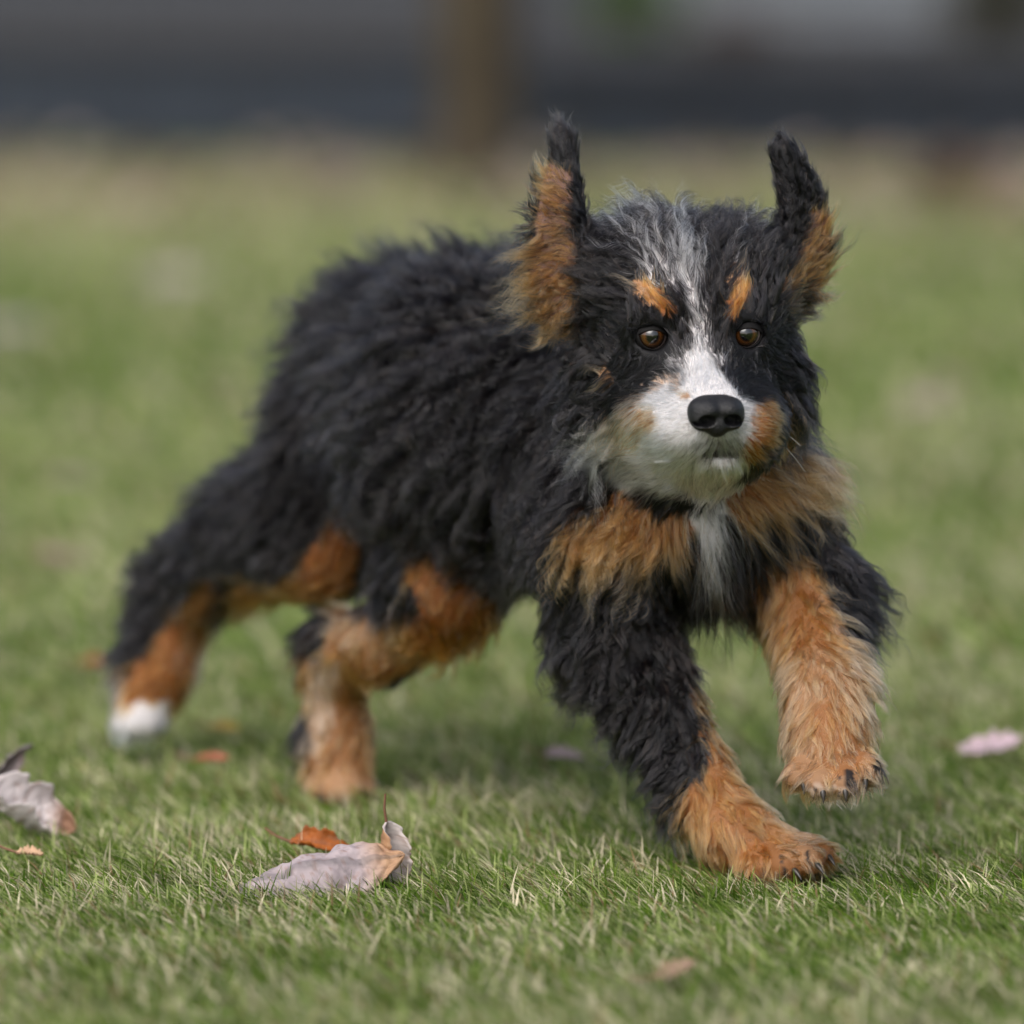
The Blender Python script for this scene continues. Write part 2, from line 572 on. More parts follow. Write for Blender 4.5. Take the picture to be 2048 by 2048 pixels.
# shrub behind the fence
def shrub(name, px, py, dist_scale, w, h, n, cols, label):
    p = G(px, py)
    e = bpy.data.objects.new(name, None); COL.objects.link(e); e.location = tuple(p)
    tag(e, label, 'shrub')
    cp = p + np.array([0, 0, h * 0.5]) + rng.normal(0, 1, (n, 3)) * np.array([w, w, h]) * 0.28
    cp[:, 2] = np.abs(cp[:, 2])
    a1 = norm(rng.normal(0, 1, (n, 3))) * 0.022; a2 = norm(np.cross(a1, rng.normal(0, 1, (n, 3)))) * 0.012
    V = np.stack([cp - a1, cp + a2, cp + a1, cp - a2], 1).reshape(-1, 3)
    C = np.repeat(np.array(cols)[rng.integers(0, len(cols), n)] * (0.6 + 0.8 * rng.random((n, 1))), 4, 0)
    mesh_np("foliage", V, np.arange(n * 4), np.full(n, 4), leafm_far, e, colors=C, cname="tint")
    for k in range(5):
        d = np.array([random.uniform(-1, 1) * w * 0.4, random.uniform(-1, 1) * w * 0.4, h * 0.8])
        Vb, Fb, _ = tube([p + d * t for t in np.linspace(0, 1, 4)], np.linspace(0.008, 0.003, 4), 6)
        mesh_np("stem", Vb, Fb, np.full(len(Fb), 4), bark, e)


shrub("green_shrub", 1270, 60, 1, 0.22, 0.20, 1500, [(0.07, 0.13, 0.015), (0.05, 0.10, 0.012)], 'small bright green shrub growing behind the slate slat fence')
shrub("brown_shrub", 1470, 96, 1, 0.20, 0.10, 800, [(0.09, 0.06, 0.04), (0.07, 0.05, 0.035)], 'withered brown low shrub behind the slat fence below the pale slab')
shrub("brown_shrub", 2000, 90, 1, 0.30, 0.30, 1500, [(0.05, 0.055, 0.03), (0.07, 0.06, 0.04)], 'dull olive shrub behind the fence at the end of the pale slab')

# pale block beyond the fence (light masonry edge)
pale = noise_mat("pale_render", lin(108, 113, 119), lin(120, 125, 131), scale=4, rough=0.8, bump=0.1)
pA = G(1330, 52); pB = G(1950, 52)
w_ = pB[0] - pA[0]
wall = bpy.data.objects.new("pale_wall", box_mesh(w_, 0.3, 0.55, "pale_wall", pale, 0.01))
COL.objects.link(wall); wall.location = ((pA[0] + pB[0]) / 2, pA[1] + 0.15, 0.275)
tag(wall, 'pale blue grey rendered wall beyond the slat fence', 'wall')
cap_me = box_mesh(w_ + 0.06, 0.36, 0.05, "coping", pale, 0.01)
cp_ = bpy.data.objects.new("coping", cap_me); COL.objects.link(cp_); cp_.parent = wall; cp_.location = (0, 0, 0.302)

# ================================================================== FALLEN LEAVES
leaf_m = attr_mat("dry_leaf", "tint", rough=0.6, spec=0.3, translucent=0.15, bump_scale=400, bump=0.4)


def leaf_geo(L, W, curl=0.5, bendL=0.4, lobes=4, lobe=0.35, c_top=(0.3, 0.2, 0.15), c_bot=(0.3, 0.2, 0.15), seed=0, nu=34, nv=9, edge_curl=0.0, twist=0.0, tipcol=None):
    r = random.Random(seed)
    us = np.linspace(0, 1, nu); vs = np.linspace(-1, 1, nv)
    U, Vv = np.meshgrid(us, vs, indexing='ij')
    prof = np.sin(np.pi * U ** 0.8) ** 0.75
    ph = r.uniform(0, 6)
    lob = 1 - lobe * (0.5 + 0.5 * np.cos(2 * np.pi * lobes * U + np.sign(Vv) * 0.5 + ph)) ** 1.5
    wdt = W * 0.5 * prof * (1 + (lob - 1) * np.abs(Vv))
    x = (U - 0.5) * L
    s = Vv * wdt
    # curl across : roll around the midrib
    angv = curl * 2.2
    R = (W * 0.5) / max(angv, 1e-3)
    y = R * np.sin(s / R); z = R * (1 - np.cos(s / R))
    z = z + 0.0015 * np.cos(6.28 * (U * 7 + np.abs(Vv) * 1.3)) * np.abs(Vv) + edge_curl * L * np.abs(Vv) ** 3 * U
    # veins
    z = z + 0.0006 * (np.abs(np.sin(np.pi * (U * lobes * 2 - np.abs(Vv) * 1.6))) < 0.12) - 0.001 * (np.abs(Vv) < 0.1)
    z = z + (vnoise(np.stack([U * L, s], -1), 90, seed) - 0.5) * 0.10 * W + (vnoise(np.stack([U * L, s], -1), 260, seed + 3) - 0.5) * 0.03 * W
    # bend along the length
    B = bendL
    if abs(B) > 1e-3:
        Rb = L / B
        th = x / Rb
        x2 = (Rb - z) * np.sin(th); z2 = Rb - (Rb - z) * np.cos(th)
        x, z = x2, z2
    tw = twist * (U - 0.5)
    y, z = y * np.cos(tw) - z * np.sin(tw), y * np.sin(tw) + z * np.cos(tw)
    Pt = np.stack([x, y, z], -1)
    # thickness
    du = np.gradient(Pt, axis=0); dv = np.gradient(Pt, axis=1)
    n = norm(np.cross(du, dv))
    th = 0.0004
    T = (Pt + n * th).reshape(-1, 3); Bm = (Pt - n * th).reshape(-1, 3)
    F = []
    id = lambda i, j: i * nv + j
    M = nu * nv
    for i in range(nu - 1):
        for j in range(nv - 1):
            F.append((id(i, j), id(i + 1, j), id(i + 1, j + 1), id(i, j + 1)))
            F.append((M + id(i, j), M + id(i, j + 1), M + id(i + 1, j + 1), M + id(i + 1, j)))
    for i in range(nu - 1):
        F.append((id(i, 0), M + id(i, 0), M + id(i + 1, 0), id(i + 1, 0)))
        F.append((id(i, nv - 1), id(i + 1, nv - 1), M + id(i + 1, nv - 1), M + id(i, nv - 1)))
    nse = vnoise(np.stack([U * 3 + seed, Vv], -1), 2.5, seed)[..., None]
    ct = np.array(c_top) * (0.75 + 0.5 * nse); cb = np.array(c_bot) * (0.8 + 0.4 * nse)
    if tipcol is not None:
        m = np.clip((U - 0.72) * 6, 0, 1)[..., None]
        ct = ct * (1 - m) + np.array(tipcol) * m; cb = cb * (1 - m) + np.array(tipcol) * m
    vein = (np.abs(Vv) < 0.12)[..., None]
    lat = (np.abs(np.sin(np.pi * (U * 7 - np.abs(Vv) * 2.2))) < 0.22)[..., None]
    ct = np.where(lat, ct * 0.82, ct); cb = np.where(lat, cb * 0.8, cb)
    sp = vnoise(np.stack([U * L * 300, s * 300], -1), 1.0, seed + 9)[..., None]
    brn = np.array([0.22, 0.12, 0.08])
    ct = ct + (brn - ct) * np.clip((sp - 0.72) * 4, 0, 0.5); cb = cb + (brn - cb) * np.clip((sp - 0.72) * 4, 0, 0.5)
    ct = np.where(vein, ct * 0.7, ct); cb = np.where(vein, cb * 0.6 + 0.03, cb)
    C = np.concatenate([ct.reshape(-1, 3), cb.reshape(-1, 3)])
    return np.concatenate([T, Bm]), F, C


def put_leaf(name, loc, rot, geo, label, group=None, stem=0.02, scol=(0.2, 0.1, 0.06)):
    V, F, C = geo
    L = V[:, 0].max() - V[:, 0].min()
    # stalk
    k = V[:9].mean(0)
    Vs, Fs, _ = tube([k, k + np.array([-stem * 0.5, 0.001, 0.002]), k + np.array([-stem, 0.004, 0.005])], [0.0011, 0.0009, 0.0008], 6)
    n0 = len(V)
    V2 = np.concatenate([V, Vs]); F2 = F + [tuple(n0 + q for q in f) for f in Fs]
    C2 = np.concatenate([C, np.tile(scol, (len(Vs), 1))])
    o = mesh_np(name, V2, np.array(F2), np.full(len(F2), 4), leaf_m, colors=C2, cname="tint")
    o.location = tuple(loc); o.rotation_euler = rot
    tag(o, label, 'leaf', group)
    return o


mauve = (0.36, 0.30, 0.31); orange = (0.42, 0.13, 0.03); tanl = (0.50, 0.32, 0.20); pinkb = (0.45, 0.33, 0.33)
R = math.radians
# big oak leaf in front
put_leaf("fallen_leaf", G(640, 1790) + np.array([0, 0, 0.021]), (R(212), R(-9), R(6)),
         leaf_geo(0.122, 0.084, curl=0.62, bendL=0.55, lobes=2, lobe=0.12, c_top=orange, c_bot=mauve, seed=3, twist=0.8, tipcol=(0.40, 0.24, 0.14), nu=90, nv=31),
         'big mauve and orange curled oak leaf on the grass below the dog', 'fallen leaves on the lawn')
put_leaf("fallen_leaf", G(640, 1745) + np.array([0.0, 0.012, 0.020]), (R(48), R(10), R(-10)),
         leaf_geo(0.046, 0.026, curl=0.8, bendL=-0.8, lobes=3, lobe=0.3, c_top=(0.30, 0.085, 0.014), c_bot=(0.30, 0.085, 0.014), seed=5, twist=0.6),
         'small bright orange leaf sticking up behind the big mauve leaf', 'fallen leaves on the lawn')
put_leaf("fallen_leaf", G(775, 1775) + np.array([0, 0, 0.022]), (R(75), R(70), R(20)),
         leaf_geo(0.056, 0.046, curl=1.1, bendL=1.2, lobes=3, lobe=0.3, c_top=(0.50, 0.44, 0.42), c_bot=(0.34, 0.19, 0.10), seed=8, twist=1.0, edge_curl=0.15),
         'crumpled whitish tan leaf at the end of the big mauve leaf', 'fallen leaves on the lawn')
# left edge curled leaves
put_leaf("fallen_leaf", G(40, 1690) + np.array([0, 0, 0.022]), (R(48), R(22), R(30)),
         leaf_geo(0.090, 0.066, curl=0.9, bendL=1.1, lobes=3, lobe=0.2, c_top=(0.60, 0.54, 0.54), c_bot=(0.50, 0.45, 0.44), seed=11, tipcol=(0.36, 0.21, 0.14), twist=0.9, edge_curl=0.1, nu=80, nv=27),
         'pale curled oak leaf cut by the picture edge, lying on grass', 'fallen leaves on the lawn')
put_leaf("fallen_leaf", G(-2, 1650) + np.array([0, 0, 0.030]), (R(60), R(-62), R(50)),
         leaf_geo(0.085, 0.034, curl=1.0, bendL=1.8, lobes=4, lobe=0.4, c_top=(0.20, 0.16, 0.16), c_bot=(0.25, 0.21, 0.21), seed=12, twist=1.2),
         'dark grey twisted leaf standing above the pale curled leaf', 'fallen leaves on the lawn')
# others: px, py, length, colour, label
mids = [
    (1985, 1535, 0.066, (0.62, 0.47, 0.52), 'pinkish leaf at the frame edge beside the raised front paw'),
    (1130, 1550, 0.034, (0.42, 0.32, 0.33), 'small dull pink leaf on the grass between front and hind legs'),
    (188, 1362, 0.028, (0.30, 0.05, 0.01), 'tiny rust red leaf beside the white hind toes'),
    (425, 1560, 0.03, (0.42, 0.14, 0.08), 'small reddish leaf on the grass between the hind feet'),
    (450, 1495, 0.03, (0.50, 0.36, 0.08), 'small yellow leaf on the grass between the hind feet'),
    (125, 1160, 0.05, (0.30, 0.20, 0.18), 'dull brown leaf on the lawn level with the near hock'),
    (150, 1000, 0.05, (0.40, 0.32, 0.30), 'greyish beige leaf on the lawn behind the near hind leg'),
    (350, 588, 0.120, (0.29, 0.25, 0.235), 'large pale beige leaf on the lawn far behind the rump'),
    (18, 690, 0.10, (0.30, 0.26, 0.26), 'pale mauve leaf on the far lawn at the frame edge'),
    (1845, 845, 0.075, (0.29, 0.24, 0.21), 'brownish beige leaf on the lawn behind the shoulder'),
    (1900, 800, 0.06, (0.28, 0.23, 0.20), 'smaller beige leaf just beyond the brownish beige leaf'),
    (1350, 1990, 0.03, (0.30, 0.20, 0.14), 'small brown leaf in the blurred near grass below the paw'),
    (60, 1750, 0.02, (0.5, 0.32, 0.2), 'tiny tan leaf scrap beneath the pale curled leaf'),
]
for i, (px, py, L, c, lab) in enumerate(mids):
    p = G(px, py)
    put_leaf("fallen_leaf", p + np.array([0, 0, 0.016 if p[1] < 1.5 else 0.022]), (R(random.uniform(5, 30)), R(random.uniform(-15, 15)), R(random.uniform(-40, 40))),
             leaf_geo(L, L * 0.6, curl=random.uniform(0.2, 0.7), bendL=random.uniform(-0.6, 0.8), lobes=4, lobe=0.35, c_top=c, c_bot=c, seed=20 + i),
             lab, 'fallen leaves on the lawn')
# litter of leaves near the fence
NF = 170
for i in range(NF):
    px = random.uniform(-150, 2200)
    t_ = random.random()
    py = 285 + 165 * t_ ** 1.3 + (15 * px / 2048)
    if random.random() < 0.22:
        px = random.gauss(1930, 60); py = random.gauss(380, 28)
        c = (0.10, 0.055, 0.03)
    else:
        c = random.choice([(0.30, 0.25, 0.21), (0.26, 0.21, 0.17), (0.34, 0.28, 0.24), (0.22, 0.15, 0.10)])
    L = random.uniform(0.06, 0.13)
    p = G(px, py)
    if p[1] > 11.0: continue
    put_leaf("litter_leaf", p + np.array([0, 0, 0.03]), (R(random.uniform(-30, 30)), R(random.uniform(-25, 25)), R(random.uniform(0, 360))),
             leaf_geo(L, L * 0.65, curl=random.uniform(0.1, 0.6), bendL=random.uniform(-0.6, 0.8), c_top=c, c_bot=c, seed=200 + i, nu=12, nv=5),
             'dry fallen leaf in the blurred leaf litter before the fence', 'dry leaves scattered before the fence')

# ================================================================== THE DOG
TORSO, HEAD, EARL, EARR, RF, LF, HL, HR, MUZ, TAIL, NECK, CHEST = range(12)
S = SDF((-0.38, -0.20, -0.01), (0.36, 0.80, 0.60), 0.0032)


def cap(a, b, ra, rb, lab, k=0.02):
    S.capsule(P(*a), P(*b), ra, rb, lab, k)


def chain(pts, lab, k=0.02):
    for (a, b) in zip(pts[:-1], pts[1:]):
        cap(a[:3], b[:3], a[3], b[3], lab, k)


# trunk
chain([(1385, 985, 0.075, 0.060), (1300, 930, 0.12, 0.078), (1010, 840, 0.27, 0.095), (795, 730, 0.46, 0.064)], TORSO, 0.05)
S.ellipsoid(P(1130, 800, 0.22), (0.075, 0.09, 0.085), None, TORSO, 0.05)
S.ellipsoid(P(930, 880, 0.33), (0.07, 0.09, 0.075), None, TORSO, 0.05)
cap((1290, 1000, 0.06), (1420, 1060, 0.05), 0.050, 0.038, CHEST, 0.04)
cap((1420, 1010, 0.05), (1530, 985, 0.07), 0.046, 0.038, CHEST, 0.04)
# neck
chain([(1330, 930, 0.11, 0.068), (1350, 720, 0.07, 0.060)], NECK, 0.04)
# skull basis
HF = norm([0.24, -0.95, -0.16]); HX = norm(np.cross(HF, [0, 0, 1])); HX = norm(HX + np.array([0, 0, -0.012])); HZ = norm(np.cross(HX, HF))
HB = np.array([HX, HF, HZ])
S.ellipsoid(P(1385, 622, 0.004), (0.068, 0.076, 0.053), HB, HEAD, 0.03)
S.ellipsoid(P(1380, 720, -0.015), (0.062, 0.065, 0.042), HB, HEAD, 0.03)
# cheeks and jaw
S.ellipsoid(P(1240, 790, 0.0), (0.030, 0.045, 0.034), HB, HEAD, 0.03)
S.ellipsoid(P(1530, 780, 0.005), (0.024, 0.040, 0.032), HB, HEAD, 0.03)
# brow bumps
S.ellipsoid(P(1318, 628, -0.064), (0.017, 0.010, 0.009), HB, HEAD, 0.014)
S.ellipsoid(P(1478, 625, -0.054), (0.016, 0.010, 0.009), HB, HEAD, 0.014)
for e_ in ((1301, 669, -0.0585), (1492, 665, -0.0515)):
    S.ellipsoid(P(*e_) + HF * 0.000, (0.0165, 0.0112, 0.0145), HB, HEAD, 0.010)
S.ellipsoid(P(1265, 560, 0.0), (0.032, 0.045, 0.026), HB, HEAD, 0.03)
S.ellipsoid(P(1492, 548, 0.01), (0.030, 0.045, 0.025), HB, HEAD, 0.03)
# muzzle
NOSE = P(1436, 832, -0.146)
cap((1398, 740, -0.058), (1432, 826, -0.112), 0.0235, 0.0215, MUZ, 0.018)
S.ellipsoid(P(1372, 850, -0.092), (0.029, 0.036, 0.024), HB, MUZ, 0.016)
S.ellipsoid(P(1490, 848, -0.092), (0.024, 0.034, 0.023), HB, MUZ, 0.016)
S.ellipsoid(P(1322, 840, -0.055), (0.028, 0.036, 0.026), HB, MUZ, 0.02)
S.ellipsoid(P(1500, 838, -0.060), (0.020, 0.034, 0.026), HB, MUZ, 0.02)
S.ellipsoid(P(1425, 905, -0.085), (0.023, 0.034, 0.012), HB, MUZ, 0.010)
cap((1425, 900, -0.06), (1340, 860, 0.02), 0.026, 0.045, MUZ, 0.03)
# mouth slit
# eye sockets
EYES = [(P(1301, 669, -0.0592)), (P(1488, 665, -0.0542))]
RE = 0.0122
for e in EYES:
    S.ellipsoid(e - HF * 0.0, (0.0122, 0.022, 0.0108), HB, cut=True, k=0.003)


def ear(pts, flat_dir, lab):
    """thin curved ear flap: chain of flattened ellipsoids; pts = (px,py,Y,halfwidth)"""
    for a, b in zip(pts[:-1], pts[1:]):
        A = P(*a[:3]); B = P(*b[:3]); n = 4
        ax = norm(B - A); fn = norm(np.array(flat_dir) - ax * np.dot(flat_dir, ax)); w = np.cross(fn, ax)
        for t in np.linspace(0, 1, n, endpoint=False):
            c = A + (B - A) * t; hw = a[3] + (b[3] - a[3]) * t
            S.ellipsoid(c, (max(hw, 0.0026), min(0.0050, 0.0018 + hw * 0.3), np.linalg.norm(B - A) * 0.36), (w, fn, ax), lab, 0.012)


ear([(1140, 640, 0.01, 0.020), (1122, 545, 0.0, 0.0205), (1116, 455, 0.0, 0.0165), (1122, 390, 0.004, 0.0115), (1128, 335, 0.008, 0.0055), (1128, 290, 0.012, 0.0036), (1123, 266, 0.018, 0.0020)], (-0.35, -1, 0.1), EARL)
ear([(1585, 590, 0.02, 0.015), (1608, 515, 0.015, 0.015), (1616, 450, 0.015, 0.0135), (1602, 390, 0.015, 0.011), (1584, 340, 0.015, 0.0070), (1568, 308, 0.015, 0.0034), (1559, 292, 0.015, 0.0020)], (0.55, -1, 0.0), EARR)
cap((1190, 560, 0.02), (1170, 480, 0.02), 0.016, 0.008, EARL, 0.02)
cap((1545, 560, 0.03), (1585, 480, 0.03), 0.018, 0.009, EARR, 0.02)
# hollow of the ear facing forward
S.ellipsoid(P(1116, 510, -0.009), (0.013, 0.007, 0.042), None, cut=True, k=0.008)
# front legs
chain([(1225, 1060, 0.055, 0.052), (1235, 1260, 0.065, 0.036), (1400, 1570, 0.025, 0.0235), (1470, 1668, 0.0, 0.0235), (1570, 1712, -0.018, 0.0195)], RF, 0.02)
for dx, dy, dY in ((-50, 26, -0.014), (0, 22, -0.026), (44, 12, -0.022), (66, -4, -0.006)):
    cap((1540 + dx, 1700 + dy * 0.6, -0.016 + dY * 0.4), (1572 + dx, 1716 + dy * 0.7, -0.026 + dY), 0.0125, 0.0125, RF, 0.003)
chain([(1528, 1040, 0.08, 0.045), (1612, 1190, 0.06, 0.034), (1652, 1390, -0.035, 0.0265), (1655, 1480, -0.062, 0.0255), (1668, 1530, -0.078, 0.022)], LF, 0.02)
for dx, dy, dY in ((-68, 12, -0.004), (-24, 30, -0.012), (26, 28, -0.012), (70, 2, -0.004)):
    cap((1664 + dx * 0.7, 1525, -0.078), (1664 + dx, 1540 + dy, -0.090 + dY), 0.0118, 0.0112, LF, 0.002)
# hind legs
chain([(735, 850, 0.44, 0.062), (640, 1075, 0.44, 0.045), (430, 1130, 0.56, 0.032), (362, 1195, 0.61, 0.030), (318, 1330, 0.60, 0.0270), (280, 1420, 0.585, 0.022)], HL, 0.025)
cap((640, 1000, 0.46), (500, 1050, 0.52), 0.045, 0.035, HL, 0.03)
for dx, dY in ((-22, 0.0), (0, -0.012), (24, -0.008), (42, 0.004)):
    cap((278 + dx * .6, 1420, 0.58), (268 + dx, 1450, 0.572 + dY), 0.011, 0.010, HL, 0.006)
chain([(880, 900, 0.42, 0.060), (890, 1170, 0.27, 0.041), (768, 1290, 0.32, 0.024), (672, 1300, 0.37, 0.024), (672, 1480, 0.385, 0.0225), (680, 1560, 0.37, 0.023)], HR, 0.025)
for dx, dY in ((-42, 0.0), (-14, -0.012), (16, -0.012), (42, 0.0)):
    cap((680 + dx * .6, 1556, 0.375), (682 + dx, 1582, 0.362 + dY), 0.0115, 0.0105, HR, 0.006)
# tail, behind the rump
chain([(790, 700, 0.54, 0.022), (900, 690, 0.63, 0.014), (960, 760, 0.70, 0.008)], TAIL, 0.02)

bv, bq, bn, bl = S.surface()

# ---------------------------------------------------------------- coat colours
BLACK = np.array([0.0032, 0.0029, 0.0038]); TAN = np.array([0.30, 0.122, 0.034]); LTAN = np.array([0.42, 0.228, 0.110]); WHITE = np.array([0.74, 0.73, 0.74])
DTAN = np.array([0.27, 0.088, 0.014]); CREAM = np.array([0.60, 0.44, 0.33]); PINK = np.array([0.36, 0.20, 0.16]); GREYW = np.array([0.52, 0.52, 0.54]); BRBLK = np.array([0.014, 0.010, 0.009]); OLW = np.array([0.52, 0.51, 0.45])
ALLB = (TORSO, NECK, CHEST)
# labels, ax, ay, bx, by, ra, rb, softness, colour, share of hairs
PAT = [
    ((HEAD, NECK), 1160, 880, 1290, 945, 34, 50, 25, WHITE, 0.7),
    ((HEAD, NECK, CHEST, MUZ, TORSO), 1270, 930, 1450, 935, 50, 45, 18, OLW * 1.2, 0.98),
    ((HEAD, NECK, MUZ), 1225, 860, 1330, 900, 34, 40, 18, WHITE, 0.9),
    ((CHEST, TORSO, NECK, RF), 1185, 1070, 1330, 1030, 52, 72, 22, TAN, 0.93),
    ((CHEST, TORSO, NECK, RF), 1230, 1110, 1250, 1130, 45, 40, 25, LTAN, 0.5),
    ((CHEST, TORSO, NECK, LF, HEAD), 1500, 985, 1610, 955, 62, 62, 20, TAN, 0.93),
    ((CHEST, TORSO, NECK, LF, HEAD), 1560, 900, 1585, 965, 44, 46, 20, LTAN * 1.1, 0.40),
    ((CHEST, TORSO, NECK, LF, RF), 1405, 980, 1424, 1112, 38, 24, 10, WHITE, 0.97),
    ((CHEST, NECK, TORSO), 1330, 950, 1420, 1010, 26, 36, 16, WHITE, 0.92),
    # face
    ((HEAD,), 1215, 832, 1270, 850, 20, 42, 14, CREAM, 0.85),
    ((HEAD,), 1203, 735, 1212, 760, 6, 9, 8, LTAN, 0.6),
    ((HEAD,), 1545, 800, 1560, 850, 22, 24, 10, TAN, 0.75),
    ((HEAD, MUZ), 1340, 800, 1250, 850, 40, 40, 20, CREAM, 0.8),
    ((MUZ, HEAD), 1403, 785, 1440, 850, 56, 78, 16, WHITE, 1.0),
    ((MUZ, HEAD), 1345, 845, 1400, 880, 72, 44, 14, WHITE, 1.0),
    ((MUZ, HEAD), 1270, 890, 1340, 915, 34, 36, 18, WHITE, 0.9),
    ((MUZ, HEAD), 1258, 845, 1262, 895, 28, 22, 24, LTAN * 1.35, 0.55),
    ((MUZ, HEAD), 1300, 833, 1296, 850, 14, 16, 16, TAN, 0.6),
    ((MUZ, HEAD), 1366, 791, 1372, 793, 7, 7, 6, LTAN, 0.7),
    ((MUZ, HEAD), 1536, 815, 1535, 870, 17, 24, 14, TAN, 0.9),
    ((MUZ, HEAD), 1512, 890, 1505, 905, 16, 16, 10, DTAN, 0.8),
    ((MUZ,), 1415, 903, 1470, 903, 8, 8, 14, BRBLK, 0.35),
    ((MUZ,), 1395, 890, 1475, 892, 9, 9, 12, GREYW * 0.4, 0.45),
    ((HEAD, MUZ), 1400, 745, 1396, 620, 26, 14, 16, WHITE, 0.62),
    ((HEAD, MUZ), 1345, 725, 1445, 722, 14, 14, 14, WHITE, 0.45),
    ((HEAD,), 1396, 630, 1380, 540, 13, 26, 16, WHITE, 0.46),
    ((HEAD,), 1375, 540, 1325, 450, 34, 54, 24, WHITE, 0.36),
    ((HEAD,), 1310, 530, 1290, 490, 30, 28, 20, WHITE, 0.35),
    ((HEAD,), 1452, 540, 1480, 480, 10, 22, 20, WHITE, 0.12),
    ((HEAD,), 1300, 586, 1340, 620, 15, 17, 7, DTAN, 0.97),
    ((HEAD,), 1486, 578, 1466, 632, 19, 13, 6, DTAN, 1.0),
    ((HEAD,), 1280, 575, 1300, 590, 12, 12, 14, LTAN, 0.5),
    ((HEAD,), 1470, 545, 1485, 575, 12, 12, 16, LTAN, 0.45),
    # front legs
    ((RF,), 1392, 1330, 1450, 1520, 16, 34, 12, TAN, 0.9),
    ((RF,), 1330, 1240, 1370, 1330, 20, 18, 20, BRBLK * 2.2, 0.6),
    ((RF,), 1455, 1640, 1640, 1720, 108, 80, 22, TAN, 0.97),
    ((RF,), 1520, 1560, 1600, 1690, 26, 30, 26, LTAN, 0.75),
    ((RF,), 1320, 1560, 1330, 1690, 30, 22, 20, BLACK, 0.95),
    ((RF,), 1560, 1770, 1660, 1765, 16, 16, 12, BRBLK * 2, 0.6),
    ((LF,), 1560, 1140, 1620, 1380, 66, 104, 20, TAN, 0.96),
    ((LF,), 1545, 1300, 1560, 1420, 28, 40, 24, LTAN, 0.8),
    ((LF,), 1640, 1160, 1700, 1330, 14, 24, 20, LTAN, 0.5),
    ((LF,), 1650, 1420, 1665, 1640, 140, 140, 20, LTAN * 0.88, 0.97),
    ((LF,), 1660, 1440, 1690, 1500, 50, 60, 40, TAN, 0.6),
    ((LF,), 1700, 1550, 1702, 1575, 12, 14, 12, BRBLK, 0.8),
    ((LF,), 1610, 1610, 1740, 1600, 26, 22, 16, CREAM, 0.9),
    ((LF,), 1765, 1535, 1770, 1560, 14, 14, 12, BRBLK, 0.7),
    ((LF,), 1760, 1200, 1790, 1330, 26, 26, 14, BLACK, 0.95),
    ((LF,), 1632, 1545, 1630, 1600, 2, 3, 6, BRBLK * 2, 0.55),  # raised paw: shade between the toes painted as thin dark lines
    ((LF,), 1678, 1550, 1680, 1604, 2, 3, 6, BRBLK * 2, 0.55),
    ((LF,), 1728, 1530, 1734, 1590, 2, 3, 6, BRBLK * 2, 0.55),
    ((RF,), 1562, 1712, 1570, 1750, 2, 4, 6, BRBLK, 0.7),  # planted paw: toe gaps darkened in the coat colour, painted shade
    ((RF,), 1612, 1700, 1620, 1745, 2, 4, 6, BRBLK, 0.7),
    # hind legs
    ((HL, TORSO, HR), 706, 1010, 655, 1140, 26, 56, 12, DTAN, 0.95),
    ((HL,), 650, 1185, 500, 1200, 52, 26, 10, DTAN, 0.95),
    ((HL,), 410, 1200, 320, 1390, 34, 82, 12, DTAN, 0.96),
    ((HL,), 395, 1240, 370, 1300, 14, 14, 16, LTAN, 0.5),
    ((HL,), 240, 1340, 232, 1410, 12, 16, 14, CREAM, 0.7),
    ((HL,), 430, 1250, 380, 1420, 12, 20, 10, CREAM, 0.9),
    ((HL,), 245, 1450, 345, 1440, 42, 26, 18, WHITE, 0.97),
    ((HR, TORSO), 880, 1130, 925, 1230, 60, 70, 24, DTAN * 0.9, 0.93),
    ((HR,), 870, 1290, 720, 1300, 50, 55, 16, DTAN, 0.95),
    ((HR,), 690, 1330, 690, 1620, 90, 110, 16, TAN, 0.95),
    ((HR,), 650, 1340, 625, 1480, 26, 26, 18, CREAM * 0.9, 0.8),
    ((HR,), 690, 1250, 760, 1280, 40, 46, 20, LTAN * 0.9, 0.85),
    ((HR,), 640, 1560, 740, 1590, 40, 30, 24, LTAN, 0.8),
    ((HR,), 640, 1240, 625, 1300, 26, 16, 12, BLACK, 0.95),
    ((HR,), 598, 1430, 600, 1480, 18, 18, 12, BLACK, 0.9),
    ((HR,), 960, 1290, 860, 1335, 18, 12, 12, BLACK, 0.9),
    # ears (inner side only)
    ((EARL, HEAD), 1114, 365, 1102, 640, 34, 62, 8, TAN, 0.85),
    ((EARL,), 1120, 390, 1118, 590, 16, 32, 10, PINK, 0.0),
    ((EARL,), 1165, 420, 1195, 560, 22, 24, 8, BLACK, 0.95),
    ((EARR, HEAD), 1640, 440, 1606, 590, 17, 40, 8, TAN, 0.88),
    ((EARR, HEAD), 1595, 600, 1600, 640, 30, 26, 16, BRBLK * 2.5, 0.7),
]


